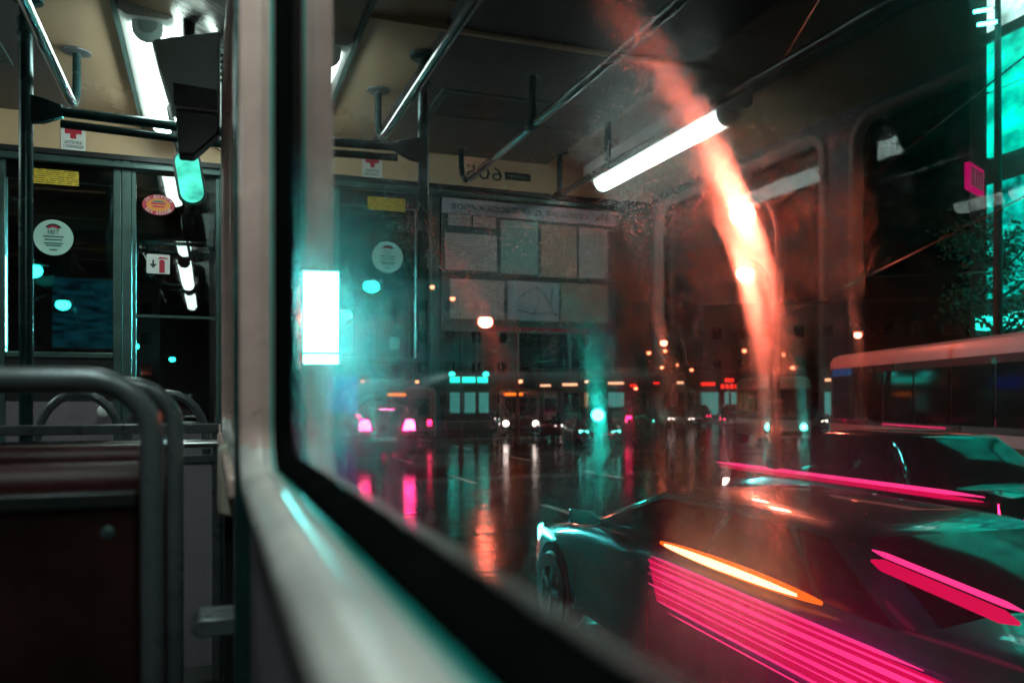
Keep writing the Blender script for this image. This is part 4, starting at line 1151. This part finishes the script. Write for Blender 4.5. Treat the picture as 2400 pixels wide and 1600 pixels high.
# ---- lit poster box
t = empty('light_box', (2.44, 20.4, 0), R(-10)); tag(t, 'tall glowing cyan poster box beside the window edge', 'light box')
MB().box((-0.46, -0.10, 2.66), (0.46, 0.10, 4.95)).build('casing', M['alu'], t, bevel=0.03)
MB().box((-0.41, -0.115, 2.98), (0.41, -0.102, 4.90)).build('poster_panel', E_['lightbox'], t, smooth=0)
MB().box((-0.41, -0.115, 2.70), (0.41, -0.102, 2.92)).build('name_panel', E_['lightbox'], t, smooth=0)
MB().tube([(0, 0, 0), (0, 0, 2.66)], 0.08, 12).build('post', M['post'], t)
MB().box((-0.3, -0.15, 0), (0.3, 0.15, 0.08)).build('foot', M['post'], t, bevel=0.01)

# ---- teal kiosk
t = empty('kiosk', (12.55, 41.2, 0), R(-15)); tag(t, 'small kiosk with glowing teal sign behind the minibuses', 'kiosk')
MB().box((-1.2, 0, 0), (1.2, 2.0, 2.5)).build('wall', M['facade'], t, smooth=0)
MB().box((-1.35, -0.15, 2.5), (1.35, 2.1, 2.62)).build('roof', M['post'], t, bevel=0.02)
for x0, x1 in ((-1.0, -0.35), (-0.25, 0.4), (0.5, 1.0)):
    MB().box((x0, -0.03, 1.15), (x1, -0.002, 2.2)).build('window', E_['litwin2'], t, smooth=0)
MB().box((-1.0, -0.14, 2.70), (0.95, -0.08, 3.0)).build('sign', E_['fascia'], t, bevel=0.01)
for xx in (-0.9, 0.85):
    MB().lathe((xx, -0.2, 3.25), (0, 0, -1), [(0, .05), (.05, .12), (.16, .16), (.18, .05)], 12).build('sign_lamp', E_['teal_lamp'], t)
    MB().tube([(xx, -0.1, 2.62), (xx, -0.15, 3.35), (xx, -0.2, 3.25)], 0.02, 6).build('lamp_bracket', M['post'], t)

# ---- overhead wires
for i, (p0, p1, lab) in enumerate([((0.6, -5, 6.6), (30, 60, 6.4), 'overhead wire nearest the tram'), ((4.0, -5, 6.5), (32, 58, 6.5), 'overhead wire passing above the brightest lamp'),
                                   ((9.0, 2, 5.6), (26, 40, 5.2), 'overhead wire sloping past the second bright lamp'), ((6.0, 30, 6.2), (34, 9, 6.0), 'span wire crossing the road by the bright lamps')]):
    t = empty('overhead_wire', p0); tag(t, lab, 'wire', 'overhead wires')
    v0, v1_ = Vector(p0), Vector(p1)
    pts = []
    for k in range(13):
        f = k / 12
        p = v0.lerp(v1_, f); p.z -= 0.5 * math.sin(math.pi * f); pts.append(p - v0)
    MB().tube(pts, 0.014, 6).build('wire', M['chrome'], t)

# ================================================================== STREET: BUILDING WITH VIDEO WALL
t = empty('video_wall_building', (26.4, 23.65, 0), R(-4)); tag(t, 'building covered by a glowing teal video wall at the picture edge', 'building')
MB().box((0.3, -30, 0), (16, -0.2, 24)).build('wall', M['facade'], t, smooth=0)
MB().box((0.1, -30, 23.7), (16.2, -0.05, 24.3)).build('roof', M['post'], t, smooth=0)
for k in range(5):
    y1 = -1.15 - k * 2.6
    for j, (z0, z1) in enumerate(((10.6, 12.9), (13.0, 14.7), (15.1, 17.2), (17.3, 19.4), (5.5, 7.6), (7.7, 9.6))):
        MB().box((0.12, y1 - 2.57, z0), (0.27, y1, z1)).build('screen_panel', E_['screenhot'] if j == 2 and k == 0 else E_['screenlow'] if j > 3 else E_['screen'], t, smooth=0)
MB().box((0.05, -14.4, 14.72), (0.26, -1.0, 15.08)).build('screen_mullion', M['dark'], t, smooth=0)
for k in range(5):
    y1 = -1.0 - k * 2.6
    MB().box((-0.25, y1 - 2.5, 4.35), (0.25, y1, 4.85)).build('shop_fascia', E_['fascia'], t, bevel=0.02)
    f_ = MB().box((0.12, y1 - 2.4, 0.4), (0.29, y1 - 0.1, 3.9)).build('shop_window', M['winframe'], t, smooth=0)
    MB().box((0.06, y1 - 2.3, 0.5), (0.115, y1 - 0.2, 3.8)).build('pane', M['darkpane'], f_, smooth=0)
# projecting magenta sign
t = empty('projecting_sign', (23.35, 20.2, 8.9), R(25)); tag(t, 'magenta glowing sign projecting beside the video wall', 'sign')
MB().box((-1.1, -0.08, -0.42), (0.35, 0.08, 0.42)).build('panel', E_['sign_pink'], t, bevel=0.02)
for k in range(5):
    MB().box((-0.98 + k * 0.26, -0.10, -0.30), (-0.86 + k * 0.26, -0.082, 0.30)).build('letter_bar', M['dark'], t, smooth=0)
MB().tube([(0.35, 0, 0), (3.4, 1.0, 0.0)], 0.05, 8).build('bracket', M['post'], t)

# lamp mast with two short tubes
t = empty('floodlight_mast', (21.2, 17.9, 0)); tag(t, 'tall mast with two short teal tube lights near the top', 'lamp mast')
MB().tube([(0.25, 0, 0), (0.25, 0, 13.6)], [0.16, 0.08], 12).build('mast', M['post'], t)
for zz, xx in ((13.05, -0.45), (12.70, -0.30)):
    MB().tube([(xx - 0.05, 0.17, zz), (xx + 0.30, -0.18, zz)], 0.05, 10).build('tube_light', E_['teal_head'], t)
    MB().tube([(xx + 0.15, 0, zz + 0.08), (0.25, 0, zz + 0.15)], 0.03, 8).build('bracket', M['post'], t)

# ---- trees in front of the video wall
def tree(loc, h, cz, rx, rz_, label, seed, n=2600):
    rng = random.Random(seed)
    t = empty('street_tree', loc); tag(t, label, 'tree', 'trees before the video wall')
    tr = MB()
    tr.tube([(0, 0, 0), (0.06, 0.02, h * .3), (-0.04, 0.05, h * .55), (0.05, 0, h * .85)], [.17, .13, .10, .04], 9)
    tips = []
    for k in range(11):
        a_ = rng.uniform(0, 6.28); z0 = h * rng.uniform(.38, .75)
        ln = rx * rng.uniform(.6, 1.0)
        p1 = Vector((math.cos(a_) * ln * .5, math.sin(a_) * ln * .5, z0 + ln * .35)); p2 = Vector((math.cos(a_) * ln, math.sin(a_) * ln, z0 + ln * rng.uniform(.45, .9)))
        tr.tube([(0, 0, z0), p1, p2], [.06, .04, .015], 6); tips += [p1, p2, p2]
    tr.build('trunk', M['bark'], t)
    cr = MB()
    cl = [Vector((p.x, p.y, p.z)) for p in tips] + [Vector((rng.gauss(0, rx * .4), rng.gauss(0, rx * .4), cz + rng.gauss(0, rz_ * .4))) for _ in range(16)]
    for _ in range(n):
        c_ = rng.choice(cl)
        p = c_ + Vector((rng.gauss(0, .34), rng.gauss(0, .34), rng.gauss(0, .30)))
        d1 = Vector((rng.gauss(0, 1), rng.gauss(0, 1), rng.gauss(0, .6))).normalized(); d2 = d1.cross(Vector((rng.gauss(0, 1), rng.gauss(0, 1), rng.gauss(0, 1)))).normalized()
        s_ = rng.uniform(.07, .13)
        cr.add([p - d1 * s_, p + d2 * s_ * .5, p + d1 * s_, p - d2 * s_ * .5], [(0, 1, 2, 3)])
    cr.build('crown', M['leaf'], t, smooth=0)
    return t
tree((24.6, 20.4, 0.13), 8.2, 6.6, 1.8, 1.9, 'leafy street tree lit teal beside the long bus', 5)
tree((25.4, 14.0, 0.13), 8.2, 6.8, 2.1, 1.8, 'second street tree close to the picture edge', 9)

# ---- far dark buildings
def block(loc, rz, w, d_, h, nx, nz, label, seed):
    rng = random.Random(seed)
    t = empty('apartment_building', loc, rz); tag(t, label, 'building', 'dark buildings across the junction')
    MB().box((-w / 2, 0, 0), (w / 2, d_, h)).build('wall', M['facade'], t, smooth=0)
    MB().box((-w / 2 - .2, -.2, h), (w / 2 + .2, d_ + .2, h + .35)).build('roof', M['post'], t, smooth=0)
    sx, sz = w / nx, (h - 1.2) / nz
    fm = MB().box((-.65, -.05, 0), (.65, .02, 1.5)).mesh('window', M['winframe'], 0)
    pms = [MB().box((-.57, -.075, .08), (.57, -.052, 1.42)).mesh('pane', m_, 0) for m_ in (M['darkpane'], E_['litwin'], E_['litwin2'])]
    for i in range(nx):
        for j in range(nz):
            o = bpy.data.objects.new('window', fm); link(o, t); o.location = (-w / 2 + (i + .5) * sx, 0, 1.2 + j * sz)
            q = rng.random()
            p = bpy.data.objects.new('pane', pms[0] if q < .95 else pms[1] if q < .985 else pms[2]); link(p, o)
    return t
block((18, 92, 0), R(-12), 30, 12, 15, 10, 4, 'long dark apartment block behind the minibuses', 1)
block((62, 72, 0), R(-40), 26, 12, 12, 9, 3, 'dark block beyond the farthest street lamps', 2)
block((-16, 96, 0), R(8), 22, 12, 14, 8, 4, 'dark apartment block seen through the cab panes', 3)

# ---- billboards and far shops
E_['billboard'] = lightbox_mat('blue teal billboard print', (0.01, 0.16, 0.22), 0.2, 1.3, (1.2, 1.2, 5), 0.14)
def billboard(loc, rz, w, z0, z1, m, label):
    t = empty('billboard', loc, rz); tag(t, label, 'billboard')
    MB().box((-w / 2 - .08, 0, z0 - .08), (w / 2 + .08, .18, z1 + .08)).build('casing', M['post'], t, bevel=0.02)
    MB().box((-w / 2, -.02, z0), (w / 2, -.002, z1)).build('print', m, t, smooth=0)
    for sx in (-.3, .3):
        MB().tube([(sx * w, .09, 0), (sx * w, .09, z0 - .06)], .09, 10).build('post', M['post'], t)
    return t
billboard((-4.9, 39.0, 0), R(5), 2.6, 4.0, 6.9, E_['billboard'], 'mottled blue billboard seen through the lower door pane')
E_['blue'] = emit('added blue tint glow', (0.03, 0.05, 0.75), 0.9)  # glow added to give the road and air here a blue tint
billboard((6.75, 46.2, 0), R(-8), 1.7, 1.1, 3.1, E_['blue'], 'deep blue glowing board, added for the blue tint, between the cyan poster box and the plum hatchback')
E_['redsign'] = emit('red neon glow', (1.0, 0.02, 0.01), 2.5)
E_['warmsign'] = emit('warm shop glow', (1.0, 0.45, 0.25), 2.5)
E_['tealsign'] = emit('teal shop glow', (0.05, 1.0, 0.75), 3.0)
t = empty('shop_row', (37.5, 60.5, 0), R(-34)); tag(t, 'long low shop row with small lit signs behind the far traffic', 'building')
MB().box((-13, 0, 0), (13, 8, 4.2)).build('wall', M['facade'], t, smooth=0)
MB().box((-13.3, -.6, 4.2), (13.3, 8.2, 4.5)).build('roof', M['post'], t, smooth=0)
rng = random.Random(21)
for k in range(13):
    x0 = -12.6 + k * 1.95
    f_ = MB().box((x0, -.06, .5), (x0 + 1.6, -.002, 2.5)).build('shop_window', M['winframe'], t, smooth=0)
    MB().box((x0 + .08, -.10, .58), (x0 + 1.52, -.064, 2.42)).build('pane', rng.choice([E_['litwin'], E_['litwin2'], M['darkpane'], M['darkpane']]), f_, smooth=0)
    w_ = rng.uniform(.5, 1.5); z_ = rng.uniform(2.7, 3.3)
    MB().box((x0 + .1, -.16, z_), (x0 + .1 + w_, -.10, z_ + rng.uniform(.12, .3))).build('shop_sign', rng.choice([E_['redsign'], E_['warmsign'], E_['tealsign'], E_['warmsign']]), t, smooth=0)
t = empty('neon_sign', (36.3, 52.6, 0), R(-35)); tag(t, 'red neon sign on a post in the red glow', 'sign')
MB().box((-.75, -.06, 2.55), (.75, .06, 3.05)).build('panel', M['dark'], t, bevel=0.02)
for k in range(4):
    MB().box((-.66 + k * .34, -.09, 2.64), (-.42 + k * .34, -.064, 2.96)).build('letter_bar', E_['redsign'], t, smooth=0)
MB().tube([(0, 0, 0), (0, 0, 2.55)], .07, 8).build('post', M['post'], t)

# ---- low signal post showing green
t = empty('traffic_signal', (5.25, 11.0, 0), R(-28)); tag(t, 'low signal post with a dazzling green light over the wet road', 'traffic signal')
MB().tube([(0, 0, 0), (0, 0, 1.35)], .05, 10).build('post', M['post'], t)
MB().box((-.14, -.10, 1.35), (.14, .10, 2.12)).build('housing', M['dark'], t, bevel=0.02)
E_['green'] = emit('green signal glow', (0.02, 1.0, 0.78), 60.0)
for zz, m_ in ((1.62, E_['green']), (1.86, M['red']),):
    MB().lathe((0, -.10, zz), (0, -1, 0), [(0.001, .09), (.02, .085), (.035, .05)], 20).build('lens', m_, t)
    hood = [(0.105 * math.cos(R(a_)), zz + 0.105 * math.sin(R(a_))) for a_ in range(-10, 191, 20)]
    hood += [(0.098 * math.cos(R(a_)), zz + 0.098 * math.sin(R(a_))) for a_ in range(190, -11, -20)]
    MB().prism(hood, 'y', -.20, -.10).build('visor', M['dark'], t)
